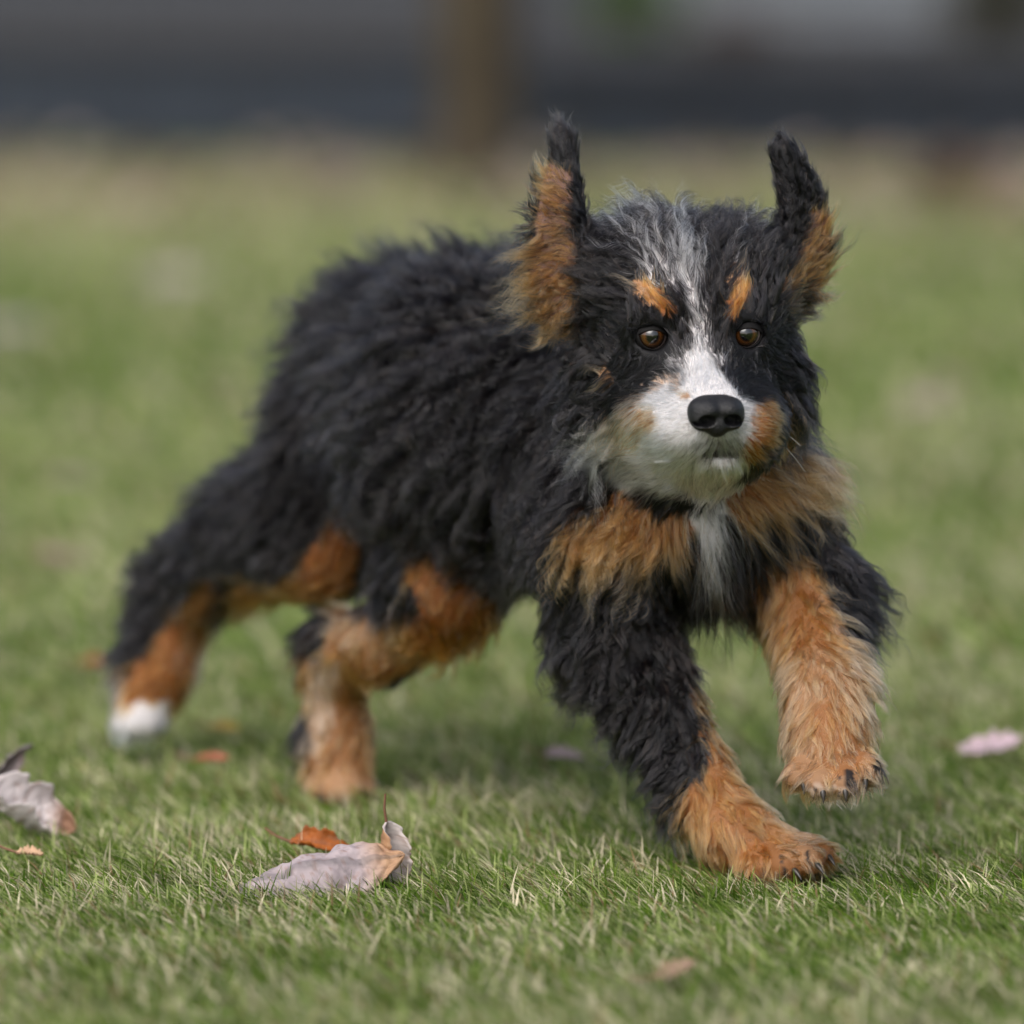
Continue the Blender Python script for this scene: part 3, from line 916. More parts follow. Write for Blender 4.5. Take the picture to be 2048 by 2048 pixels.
def coat(p, n, lab, r=None, hair=True):
    """coat colour at points p; r is one random number per point deciding mixed hairs"""
    px, py = to_px(p)
    c = np.tile(BLACK, (len(p), 1))
    if r is None: r = np.full(len(p), 0.45)
    wob = (vnoise(p, 60, 4) - 0.5) * 2 * 14 + (vnoise(p, 160, 5) - 0.5) * 2 * 8
    for labs, ax, ay, bx, by, ra, rb, soft, colr, share in PAT:
        if share == 0.0 and hair: continue
        m = np.isin(lab, labs)
        ear_only = EARL in labs or EARR in labs
        if ear_only: m &= (n[:, 1] < 0.25)
        L2 = (bx - ax) ** 2 + (by - ay) ** 2 + 1e-9
        t = np.clip(((px - ax) * (bx - ax) + (py - ay) * (by - ay)) / L2, 0, 1)
        d = np.hypot(px - ax - t * (bx - ax), py - ay - t * (by - ay)) - (ra + (rb - ra) * t)
        small = min(1.0, max(ra, rb) / 40)
        pr = np.clip(0.5 - (d + wob * small) / soft, 0, 1) * (share if hair else 1)
        rr = (r * 7.13 + ax * 0.37 + ay * 0.11) % 1.0
        m &= rr < pr
        c[m] = colr
    return c


skin_c = coat(bv, bn, bl, hair=False)
lum = skin_c.mean(1, keepdims=True)
skin_c = np.where(lum > 0.05, skin_c * 0.55 + np.array([0.03, 0.015, 0.01]), skin_c * 1.0)
skin_c = np.where((np.isin(bl, (EARL, EARR)) & (lum[:, 0] > 0.05))[:, None], np.array([0.12, 0.065, 0.05]) * (0.7 + 0.6 * vnoise(bv, 150, 9))[:, None], skin_c)
skin_m = attr_mat("dog_skin", "coat", rough=0.65, spec=0.25, bump_scale=350, bump=0.5)

dog = bpy.data.objects.new("dog", None)
COL.objects.link(dog)
dog.location = tuple(P(1400, 1700, 0.2) * np.array([1, 1, 0]))
tag(dog, 'curly black, tan and white puppy running across the lawn with ears flung up', 'dog')
body = mesh_np("body", bv, bq, np.full(len(bq), 4), skin_m, dog, colors=skin_c)

# ---------------------------------------------------------------- fur
def hair_material(name):
    m = bpy.data.materials.new(name); m.use_nodes = True
    nt = m.node_tree
    for n in list(nt.nodes): nt.nodes.remove(n)
    out = nt.nodes.new("ShaderNodeOutputMaterial")
    h = nt.nodes.new("ShaderNodeBsdfHairPrincipled")
    h.parametrization = 'COLOR'
    a = nt.nodes.new("ShaderNodeAttribute"); a.attribute_name = "coat"
    info = nt.nodes.new("ShaderNodeHairInfo")
    g = nt.nodes.new("ShaderNodeMixRGB"); g.blend_type = 'MULTIPLY'
    g.inputs['Fac'].default_value = 1.0
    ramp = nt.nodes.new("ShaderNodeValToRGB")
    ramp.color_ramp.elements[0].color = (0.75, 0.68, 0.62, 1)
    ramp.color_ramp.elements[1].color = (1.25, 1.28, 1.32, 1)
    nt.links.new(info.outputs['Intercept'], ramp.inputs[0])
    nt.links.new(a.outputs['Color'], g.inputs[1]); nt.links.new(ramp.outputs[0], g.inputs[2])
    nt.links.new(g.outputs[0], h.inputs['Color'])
    h.inputs['Roughness'].default_value = 0.20
    h.inputs['Radial Roughness'].default_value = 0.30
    h.inputs['Coat'].default_value = 0.0
    h.inputs['IOR'].default_value = 1.43
    h.inputs['Random Roughness'].default_value = 0.2
    nt.links.new(h.outputs[0], out.inputs[0])
    return m


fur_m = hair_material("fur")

# comb points: labels, px, py, Y, (dx,dy,dY), length mm, lift, curl mm
COMB = [
    (ALLB, 1100, 500, .2, (-.6, -.1, .5), 30, .75, 5), (ALLB, 930, 480, .3, (-.6, -.3, .5), 34, .8, 5.5), (ALLB, 760, 540, .42, (-.8, .1, .5), 34, .75, 5.5),
    (ALLB, 580, 720, .48, (-.7, .5, .3), 34, .7, 5), (ALLB, 900, 700, .3, (-.6, .6, .3), 34, .6, 5.5), (ALLB, 1050, 800, .2, (-.3, .9, .1), 34, .5, 5),
    (ALLB, 800, 880, .4, (-.5, .8, .1), 32, .55, 5), (ALLB, 1000, 1000, .25, (-.3, .9, 0), 34, .45, 4.5), (ALLB, 1100, 1120, .15, (-.3, .9, 0), 32, .45, 4),
    (ALLB, 1180, 950, .08, (-.5, .8, 0), 38, .35, 3), (ALLB, 1130, 700, .1, (-.6, .7, .1), 34, .5, 4),
    (ALLB, 1180, 1080, .0, (-.55, .8, 0), 40, .35, 2), (ALLB, 1300, 1040, .0, (-.1, 1, 0), 38, .3, 1.5), (ALLB, 1250, 1000, .0, (-.5, .8, 0), 34, .3, 1.5), (ALLB, 1420, 1000, -.0, (.0, 1, 0), 42, .2, 1), (ALLB, 1420, 1100, -.0, (.0, 1, 0), 42, .2, 1),
    (ALLB, 1560, 940, .0, (.7, .5, 0), 30, .35, 2), (ALLB, 1500, 1000, .0, (.5, .7, 0), 30, .3, 1.5), (ALLB, 1650, 960, .05, (.8, .3, .1), 30, .5, 4), (ALLB, 1600, 820, .1, (.8, .4, .2), 26, .5, 3),
    # head
    ((HEAD,), 1395, 700, -.06, (-.05, -1, 0), 9, .4, .4), ((HEAD,), 1350, 700, -.06, (-.6, -.7, 0), 7, .3, .3), ((HEAD,), 1445, 700, -.06, (.5, -.8, 0), 7, .3, .3),
    ((HEAD,), 1395, 620, -.06, (-.15, -1, 0), 14, .4, 1), ((HEAD,), 1380, 540, -.04, (-.35, -.9, .1), 24, .45, 2.5), ((HEAD,), 1340, 470, .0, (-.15, -1, .2), 28, .6, 4), ((HEAD,), 1440, 460, .0, (.35, -.8, .4), 22, .6, 3.5),
    ((HEAD,), 1250, 500, .0, (-.6, -.7, .2), 26, .5, 3.5), ((HEAD,), 1250, 560, -.03, (-.7, -.5, .1), 18, .4, 2), ((HEAD,), 1500, 510, .0, (.6, -.6, .2), 20, .45, 2.5),
    ((HEAD,), 1320, 600, -.06, (-.5, -.8, 0), 9, .3, .5), ((HEAD,), 1475, 600, -.05, (.25, -1, 0), 9, .3, .5),
    ((HEAD,), 1240, 660, -.03, (-1, -.1, .2), 9, .2, .6), ((HEAD,), 1290, 720, -.06, (-.9, .4, .1), 6, .15, .2), ((HEAD,), 1490, 720, -.06, (.7, .6, .1), 6, .15, .2), ((HEAD,), 1550, 660, -.0, (.9, .1, .3), 8, .25, .5),
    ((HEAD,), 1150, 700, .0, (-.6, .7, .2), 26, .5, 4.5), ((HEAD,), 1170, 800, .0, (-.6, .7, .1), 26, .4, 4), ((HEAD,), 1210, 770, -.02, (-.8, .4, .1), 14, .3, 2), ((HEAD,), 1230, 860, -.02, (-.7, .6, .1), 24, .4, 2.5),
    ((HEAD,), 1590, 700, .02, (.6, .7, .2), 20, .5, 4), ((HEAD,), 1570, 800, .0, (.5, .8, .1), 20, .4, 3), ((HEAD,), 1180, 900, .0, (-.6, .75, .1), 34, .4, 3), ((HEAD,), 1300, 930, .0, (-.3, .9, 0), 28, .35, 2),
    # muzzle
    ((MUZ,), 1415, 770, -.1, (0, -1, 0), 9, .25, .2), ((MUZ,), 1360, 790, -.09, (-.75, -.6, .1), 9, .15, .1), ((MUZ,), 1470, 780, -.09, (.7, -.6, .1), 8, .15, .1), ((MUZ,), 1436, 795, -.12, (0, -1, .2), 3.5, .2, .05),
    ((MUZ,), 1380, 840, -.12, (-1, .05, .2), 9, .25, .1), ((MUZ,), 1490, 840, -.12, (1, .1, .2), 9, .25, .1), ((MUZ,), 1320, 850, -.06, (-.95, .35, .3), 14, .2, .3), ((MUZ,), 1520, 850, -.06, (.8, .45, .3), 13, .25, .3),
    ((MUZ,), 1400, 885, -.12, (-.5, .8, .1), 10, .3, .2), ((MUZ,), 1470, 885, -.12, (.4, .9, .1), 10, .3, .2), ((MUZ,), 1340, 900, -.06, (-.6, .8, .1), 18, .3, .6), ((MUZ,), 1425, 930, -.08, (-.05, 1, .1), 16, .3, .6), ((MUZ,), 1300, 880, -.03, (-.8, .6, .2), 16, .3, 1), ((MUZ,), 1500, 900, -.05, (.4, .9, .2), 12, .3, .6),
    # ears
    ((EARL,), 1124, 262, .01, (.0, -1, .05), 15, .05, .6), ((EARL,), 1126, 320, .01, (-.1, -1, .05), 13, .08, .8), ((EARL,), 1110, 390, 0, (-.8, -.6, 0), 12, .3, 1), ((EARL,), 1100, 480, 0, (-1, -.15, 0), 14, .25, 1), ((EARL,), 1100, 580, 0, (-.9, .35, 0), 20, .4, 2.5), ((EARL,), 1180, 480, .02, (.2, -1, 0), 14, .4, 1.5), ((EARL,), 1160, 620, .0, (-.7, .5, 0), 22, .4, 2.5),
    ((EARR,), 1558, 292, .01, (-.35, -1, 0), 14, .05, .6), ((EARR,), 1575, 330, .01, (-.4, -1, 0), 12, .08, .8), ((EARR,), 1595, 390, .01, (-.5, -.8, 0), 14, .25, 1.5), ((EARR,), 1640, 440, .01, (.3, -.9, 0), 11, .3, 1), ((EARR,), 1610, 520, .01, (.45, -.85, 0), 16, .3, 1), ((EARR,), 1590, 600, .01, (.7, .2, 0), 20, .35, 2), ((EARR,), 1560, 500, .03, (-.2, -.9, .1), 18, .4, 2.5),
    # front legs
    ((RF,), 1150, 1200, .05, (-.5, .8, .1), 30, .45, 4), ((RF,), 1200, 1400, .04, (-.65, .7, .1), 27, .5, 4), ((RF,), 1300, 1580, .02, (-.5, .85, .1), 24, .45, 3), ((RF,), 1350, 1250, .03, (.3, .9, 0), 22, .35, 3.5), ((RF,), 1400, 1400, .0, (.25, 1, 0), 13, .3, 1.5), ((RF,), 1480, 1570, -.0, (.5, .85, 0), 13, .3, .8),
    ((RF,), 1440, 1680, -.01, (.1, 1, 0), 17, .3, .8), ((RF,), 1550, 1690, -.03, (.6, .75, 0), 10, .22, .5), ((RF,), 1610, 1715, -.03, (.75, .65, 0), 11, .25, .5), ((RF,), 1640, 1730, -.03, (.75, .65, 0), 9, .25, .5), ((RF,), 1230, 1120, -.0, (-.4, .9, 0), 32, .4, 3), ((RF,), 1280, 1380, .0, (-.3, .9, 0), 22, .45, 3.5),
    ((LF,), 1430, 1150, .05, (-.3, .9, 0), 28, .4, 3.5), ((LF,), 1600, 1080, .02, (.4, .9, 0), 24, .35, 3), ((LF,), 1760, 1180, .05, (.65, .75, .1), 34, .5, 3), ((LF,), 1570, 1200, .0, (-.05, 1, 0), 16, .25, .8), ((LF,), 1650, 1270, -.02, (.25, 1, 0), 20, .35, 1.5), ((LF,), 1540, 1350, -.03, (-.1, 1, 0), 15, .3, .8),
    ((LF,), 1740, 1380, -.03, (.4, .9, 0), 20, .4, 1.5), ((LF,), 1640, 1440, -.08, (-.2, 1, 0), 14, .35, 1), ((LF,), 1590, 1530, -.09, (-.3, .9, 0), 10, .25, .6), ((LF,), 1700, 1530, -.09, (.3, .9, 0), 10, .2, .4), ((LF,), 1650, 1570, -.1, (.1, 1, 0), 8, .25, .4), ((LF,), 1600, 1570, -.1, (-.3, 1, 0), 9, .25, .4), ((LF,), 1720, 1570, -.1, (.4, 1, 0), 9, .25, .4),
    # hind legs
    ((HL,), 560, 850, .45, (-.8, .5, .2), 34, .6, 5), ((HL,), 700, 950, .4, (-.5, .8, 0), 30, .5, 5), ((HL,), 480, 1000, .5, (-.8, .1, .1), 28, .55, 4.5), ((HL,), 560, 1080, .45, (-.6, .5, 0), 24, .5, 4.5), ((HL,), 680, 1080, .42, (-.3, .9, 0), 9, .25, .5),
    ((HL,), 600, 1190, .45, (-.9, .3, 0), 10, .3, .5), ((HL,), 320, 1120, .6, (-.6, -.5, .1), 22, .5, 4), ((HL,), 400, 1160, .55, (-.6, .6, 0), 16, .4, 3), ((HL,), 260, 1270, .6, (-.7, .6, .1), 20, .45, 3.5), ((HL,), 370, 1300, .58, (-.2, 1, 0), 10, .25, .5), ((HL,), 290, 1440, .56, (-.2, 1, 0), 12, .25, .4),
    ((HR,), 780, 1120, .3, (-.4, .9, 0), 20, .4, 3), ((HR,), 930, 1180, .25, (-.2, 1, 0), 11, .3, .6), ((HR,), 950, 1290, .27, (.2, 1, 0), 18, .5, 3), ((HR,), 800, 1320, .3, (-.5, .8, 0), 10, .3, .7), ((HR,), 640, 1250, .37, (-.8, .2, .1), 14, .4, 3), ((HR,), 680, 1400, .35, (0, 1, 0), 10, .25, .5), ((HR,), 600, 1450, .38, (-.6, .8, 0), 17, .4, 3), ((HR,), 690, 1570, .35, (0, 1, 0), 12, .25, .5),
    ((TAIL,), 900, 690, .6, (.6, .3, .5), 35, .5, 3),
]
comb_pos = np.array([P(*c[1:4]) for c in COMB])
comb_dir = norm(np.array([RIGHT * c[4][0] - UP * c[4][1] + np.array([0, 1, 0]) * c[4][2] for c in COMB]))
comb_val = np.array([[c[5] * 1e-3, c[6], c[7] * 1e-3] for c in COMB])
comb_grp = [c[0] for c in COMB]


def comb(p, lab):
    D = np.zeros((len(p), 3)); Q = np.zeros((len(p), 3))
    for L in np.unique(lab):
        m = lab == L
        if L in ALLB: sel = [i for i, g in enumerate(comb_grp) if g == ALLB]
        else: sel = [i for i, g in enumerate(comb_grp) if L in g]
        if L == NECK or L in ALLB: sel = sel
        pp = p[m]
        W = 1 / (((pp[:, None] - comb_pos[sel][None]) ** 2 * np.array([1, .4, 1])).sum(-1) + 1e-5) ** 2
        W /= W.sum(1, keepdims=True)
        D[m] = norm(W @ comb_dir[sel]); Q[m] = W @ comb_val[sel]
        if L == HEAD:
            for e in EYES:
                q = (pp - e) @ HB.T; q[:, 1] = 0
                dist = np.linalg.norm(q, axis=1)
                k = np.clip(1.45 - dist / 0.0145, 0, 1)[:, None] * ((pp - e) @ HF > -0.02)[:, None]
                rad_ = norm(q) @ HB
                D[m] = norm(D[m] * (1 - k) + rad_ * k)
                Q[m] = Q[m] * (1 - k) + np.array([0.0030, 0.12, 0.0001]) * k
    return D, Q


# triangles for sampling
tri = np.concatenate([bq[:, [0, 1, 2]], bq[:, [0, 2, 3]]])
ta = bv[tri]
cr = np.cross(ta[:, 1] - ta[:, 0], ta[:, 2] - ta[:, 0])
area = np.linalg.norm(cr, axis=1) / 2
tc_ = ta.mean(1)
tl = bl[tri[:, 0]]
tn = norm(bn[tri].sum(1))
view = norm(CAM - tc_)
facing = (tn * view).sum(1)


def sample(dens):
    """dens per triangle -> roots, normals, labels"""
    ex = area * dens
    n = np.floor(ex + rng.random(len(ex))).astype(int)
    ti = np.repeat(np.arange(len(ex)), n)
    u = rng.random((len(ti), 2)); f = u.sum(1) > 1; u[f] = 1 - u[f]
    w = np.stack([1 - u.sum(1), u[:, 0], u[:, 1]], 1)
    p = (ta[ti] * w[..., None]).sum(1)
    nn = norm((bn[tri[ti]] * w[..., None]).sum(1))
    return p, nn, tl[ti]


def build_fur(labs, dens, clump_d, K, rad, name, clump=0.75, fine=0.8, per=9, len_mul=1.0, frizz=0.35, wave=0.018, swirl=0.5, rmix=0.25, lock=0.0, parent=dog, parts=None):
    dm = np.isin(tl, labs).astype(float) * np.where(facing > -0.25, 1.0, 0.6 if MUZ in labs or HEAD in labs else 0.35)
    if EARL in labs or EARR in labs:
        ex_, ey_ = to_px(tc_)
        inner = (tn[:, 1] < -0.3) & (((EARL in labs) & (ex_ > 1085) & (ex_ < 1160) & (ey_ > 360)) | ((EARR in labs) & (ex_ > 1600) & (ex_ < 1640) & (ey_ > 430)))
        dm = dm * np.where(inner, 1.0, 1.0)
    pr, nr, lr = sample(dm * dens)
    pc, nc, lc = sample(dm * clump_d)
    # keep hair off eyes and nose
    def keep(p):
        k = np.ones(len(p), bool)
        for e in EYES:
            q = (p - e) @ HB.T
            k &= ~(((q[:, 0] / 0.0114) ** 2 + ((q[:, 2] + 0.0008) / 0.0086) ** 2 < 1) & (q[:, 1] > -0.004))
        q = (p - NOSE) @ HB.T
        k &= ~((q[:, 0] / 0.0185) ** 2 + ((q[:, 2] + 0.002) / 0.0145) ** 2 + (q[:, 1] / 0.022) ** 2 < 1)
        return k
    k = keep(pr); pr, nr, lr = pr[k], nr[k], lr[k]
    M = len(pc)
    F_ = max(int(len(pr) / per), M)
    fi = rng.choice(len(pr), F_, replace=False)
    pf, nf = pr[fi], nr[fi]

    def nearest(src, q):
        kd = kdtree.KDTree(len(src))
        for i, v_ in enumerate(src): kd.insert(v_, i)
        kd.balance()
        return np.array([kd.find(v_)[1] for v_ in q])
    cf = nearest(pc, pf + rng.normal(0, 1, pf.shape) * (0.22 / math.sqrt(clump_d)))
    hi = nearest(pf, pr)
    dc, qc = comb(pc, lc)
    # the comb direction swirls at the scale of a few locks
    sw = np.stack([vnoise(pc, 28, 31 + q) - 0.5 for q in range(3)], 1)
    dc = norm(dc + sw * swirl * 2.2 + rng.normal(0, 0.13, (M, 3)) * (0.4 + swirl))
    tang = norm(dc - nc * (dc * nc).sum(1, keepdims=True) * 0.9)
    Lc = qc[:, 0] * len_mul * (0.7 + 0.6 * rng.random(M)) * (0.8 + 0.4 * vnoise(pc, 45, 8))
    if EARL in labs or EARR in labs:
        # long wisps fringe the ear's edge
        qx_, qy_ = to_px(pc)
        side = (qx_ < 1092) & (qy_ < 640) if EARL in labs else (qx_ > 1632)
        cz = pc[:, 2]
        Lc = Lc * np.where(side & (rng.random(M) < 0.6), 1.9, 1.0) * 1.0
    lift, amp = qc[:, 1] * (0.6 + 0.8 * rng.random(M)), qc[:, 2] * (0.5 + 1.0 * rng.random(M))
    T = np.linspace(0, 1, K)
    e1 = norm(np.cross(tang, nc)); e2 = norm(np.cross(tang, e1))
    ph = rng.random(M) * 6.28; wl = wave * (0.75 + 0.9 * rng.random(M)); om = 6.28 * Lc / wl * np.where(rng.random(M) < 0.5, 1, -1)
    path = np.zeros((M, K, 3)); cur = np.zeros((M, 3))
    for s in range(1, K):
        t = (s - 0.5) / (K - 1)
        up = lift * (1 - t) ** 1.4 + 0.10 * lift
        d = norm(tang * (1 - up)[:, None] + nc * up[:, None] + np.array([0, 0, -0.10]) * t)
        cur = cur + d * (Lc / (K - 1))[:, None]
        a = om * T[s] * (1 + 0.25 * T[s]) + ph
        env = amp * min(1, T[s] * 1.6)
        path[:, s] = cur + e1 * (env * (np.cos(a) - np.cos(ph)))[:, None] + e2 * (env * 0.8 * (np.sin(a) - np.sin(ph)))[:, None]
    # fine strands inside each lock
    lf = 0.55 + 0.65 * rng.random(F_)
    tocf = pc[cf] - pf
    clf = clump * (0.55 + 0.6 * rng.random(F_))
    fj = rng.normal(0, 1, (F_, 3)); fph = rng.random(F_) * 6.28; fph2 = rng.random(F_) * 6.28
    hLf = Lc[cf]
    fwl = 6.28 * hLf / (wave * (0.5 + 0.6 * rng.random(F_)))
    fpath = np.zeros((F_, K, 3))
    for s in range(K):
        t = T[s]
        x = path[cf, s] * lf[:, None] + tocf * (clf * min(1, t * 1.25))[:, None]
        x = x + fj * (hLf * t * frizz * 0.16)[:, None]
        x = x + (e1[cf] * (np.cos(fwl * t + fph) - np.cos(fph))[:, None] + nc[cf] * (np.sin(fwl * t + fph2) - np.sin(fph2))[:, None]) * (amp[cf] * 0.18 * t)[:, None]
        fpath[:, s] = x
    N = len(pr)
    ls = (0.45 + 0.65 * rng.random(N) ** 0.7)
    fly = rng.random(N) < 0.05
    pts = np.empty((N, K, 3), np.float32)
    cl = np.where(fly, 0.1, fine * (0.6 + 0.6 * rng.random(N)))
    fz = rng.normal(0, 1, (N, 3)); fz2 = rng.normal(0, 1, (N, 3)); phf = rng.random(N) * 6.28
    toc = pf[hi] - pr
    hl = hLf[hi]; ci = cf[hi]
    fk = np.where(fly, 2.4, 1.0)
    for s in range(K):
        t = T[s]
        x = pr + fpath[hi, s] * ls[:, None] + toc * (cl * min(1, t * 1.3))[:, None]
        x = x + (fz * t * t * 0.035 + fz2 * np.sin(phf + t * 6)[:, None] * t * 0.008) * (hl * frizz * 2 * fk)[:, None]
        pts[:, s] = x
    pts[:, 0] -= nr * 0.001
    # fly-away hairs
    rnd = rng.random(N)
    cc = coat(pr + fz * 0.0010, nr, lr, (rng.random(N) * rmix + rng.random(F_)[hi] * (1 - lock) + rng.random(M)[ci] * lock * 1.7) % 1.0)
    var = (0.75 + 0.5 * rng.random((N, 1))) * (0.55 + 0.8 * rng.random((F_, 1))[hi])
    cc = cc * var
    isblack = cc.mean(1) < 0.03
    brown = isblack & (rng.random(N) < 0.10)
    lightb = isblack & (rng.random(F_)[hi] < 0.10)
    cc[lightb] = cc[lightb] * 3.2 + 0.002
    cc[brown] = np.array([0.026, 0.016, 0.011])
    cc = np.clip(cc, 0.0015, 0.85)
    made = []
    groups = parts or {name: labs}
    for nm, gl in groups.items():
        g = np.isin(lr, gl)
        if not g.any(): continue
        n = int(g.sum())
        hc = bpy.data.hair_curves.new(nm)
        hc.add_curves([K] * n)
        hc.position_data.foreach_set("vector", pts[g].ravel())
        ra = hc.attributes.new("radius", 'FLOAT', 'POINT')
        taper = (1 - 0.8 * T ** 2)
        rr = (rad * (0.7 + 0.6 * rnd[g])[:, None] * taper[None]).astype(np.float32)
        ra.data.foreach_set("value", rr.ravel())
        ca = hc.attributes.new("coat", 'FLOAT_COLOR', 'CURVE')
        c4 = np.ones((n, 4), np.float32); c4[:, :3] = cc[g]
        ca.data.foreach_set("color", c4.ravel())
        hc.materials.append(fur_m)
        o = bpy.data.objects.new(nm, hc); link(o, parent)
        made.append(o)
    return made


FQ = 1.0
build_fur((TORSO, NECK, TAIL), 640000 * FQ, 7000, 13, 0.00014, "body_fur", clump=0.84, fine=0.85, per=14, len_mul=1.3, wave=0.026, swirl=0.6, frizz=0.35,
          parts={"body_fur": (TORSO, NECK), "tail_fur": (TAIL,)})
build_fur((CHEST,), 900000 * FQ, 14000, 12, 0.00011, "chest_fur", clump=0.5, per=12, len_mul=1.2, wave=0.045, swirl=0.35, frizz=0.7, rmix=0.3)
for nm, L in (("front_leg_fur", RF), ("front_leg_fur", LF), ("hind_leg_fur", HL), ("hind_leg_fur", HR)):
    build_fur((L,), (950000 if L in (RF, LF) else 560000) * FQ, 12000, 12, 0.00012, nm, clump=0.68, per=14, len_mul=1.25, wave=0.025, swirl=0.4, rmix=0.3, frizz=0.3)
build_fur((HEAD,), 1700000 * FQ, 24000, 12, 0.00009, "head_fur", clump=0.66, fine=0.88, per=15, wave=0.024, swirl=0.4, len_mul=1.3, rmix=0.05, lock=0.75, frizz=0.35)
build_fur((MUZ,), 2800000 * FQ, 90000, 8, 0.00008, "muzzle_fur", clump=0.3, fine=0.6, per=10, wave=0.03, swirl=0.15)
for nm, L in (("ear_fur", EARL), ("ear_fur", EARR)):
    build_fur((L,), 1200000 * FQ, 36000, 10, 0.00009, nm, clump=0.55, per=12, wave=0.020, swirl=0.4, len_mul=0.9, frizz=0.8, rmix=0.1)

# ---------------------------------------------------------------- eyes, lids, nose, claws
def eye_material():
    m, nt, b = new_mat("dog_eye")
    tc = nt.nodes.new("ShaderNodeTexCoord")
    sep = nt.nodes.new("ShaderNodeSeparateXYZ"); nt.links.new(tc.outputs['Object'], sep.inputs[0])
    # object space: +Z looks forward
    xx = nt.nodes.new("ShaderNodeMath"); xx.operation = 'MULTIPLY'; nt.links.new(sep.outputs[0], xx.inputs[0]); nt.links.new(sep.outputs[0], xx.inputs[1])
    yy = nt.nodes.new("ShaderNodeMath"); yy.operation = 'MULTIPLY_ADD'; nt.links.new(sep.outputs[1], yy.inputs[0]); nt.links.new(sep.outputs[1], yy.inputs[1]); nt.links.new(xx.outputs[0], yy.inputs[2])
    rr = nt.nodes.new("ShaderNodeMath"); rr.operation = 'SQRT'; nt.links.new(yy.outputs[0], rr.inputs[0])
    sc = nt.nodes.new("ShaderNodeMath"); sc.operation = 'MULTIPLY'; sc.inputs[1].default_value = 1 / RE; nt.links.new(rr.outputs[0], sc.inputs[0])
    ns_ = nt.nodes.new("ShaderNodeTexNoise"); ns_.inputs['Scale'].default_value = 900; nt.links.new(tc.outputs['Object'], ns_.inputs['Vector'])
    ad = nt.nodes.new("ShaderNodeMath"); ad.operation = 'MULTIPLY_ADD'; ad.inputs[1].default_value = 0.10; nt.links.new(ns_.outputs['Fac'], ad.inputs[0]); nt.links.new(sc.outputs[0], ad.inputs[2])
    r = nt.nodes.new("ShaderNodeValToRGB"); nt.links.new(ad.outputs[0], r.inputs[0])
    els = r.color_ramp.elements
    els[0].position = 0.0; els[0].color = (0.002, 0.002, 0.002, 1)
    els[1].position = 1.0; els[1].color = (0.05, 0.03, 0.025, 1)
    for pos, c in ((0.38, (0.002, 0.002, 0.002)), (0.44, (0.03, 0.012, 0.004)), (0.52, (0.070, 0.025, 0.006)), (0.64, (0.040, 0.015, 0.004)), (0.73, (0.01, 0.006, 0.004)), (0.79, (0.03, 0.02, 0.018)), (0.82, (0.22, 0.17, 0.16))):
        e = els.new(pos); e.color = (*c, 1)
    nt.links.new(r.outputs[0], b.inputs['Base Color'])
    b.inputs['Roughness'].default_value = 0.35
    b.inputs['Coat Weight'].default_value = 1.0
    b.inputs['Coat Roughness'].default_value = 0.02
    b.inputs['Coat IOR'].default_value = 1.75
    b.inputs['Specular IOR Level'].default_value = 0.0
    return m


eye_m = eye_material()
lid_m = noise_mat("eyelid_skin", (0.003, 0.0025, 0.003), (0.007, 0.006, 0.006), scale=300, rough=0.75, spec=0.2, bump=0.3, bdist=0.0004)


def uv_sphere(r, nu=40, nv=28, bulge=0.0):
    V = []; F = []
    for i in range(nv + 1):
        th = math.pi * i / nv
        for j in range(nu):
            a = 2 * math.pi * j / nu
            rr = r * (1 + bulge * math.exp(-(th / 0.5) ** 2 * 1.0))
            V.append((rr * math.sin(th) * math.cos(a), rr * math.sin(th) * math.sin(a), rr * math.cos(th)))
    for i in range(nv):
        for j in range(nu):
            F.append((i * nu + j, (i + 1) * nu + j, (i + 1) * nu + (j + 1) % nu, i * nu + (j + 1) % nu))
    return np.array(V), F


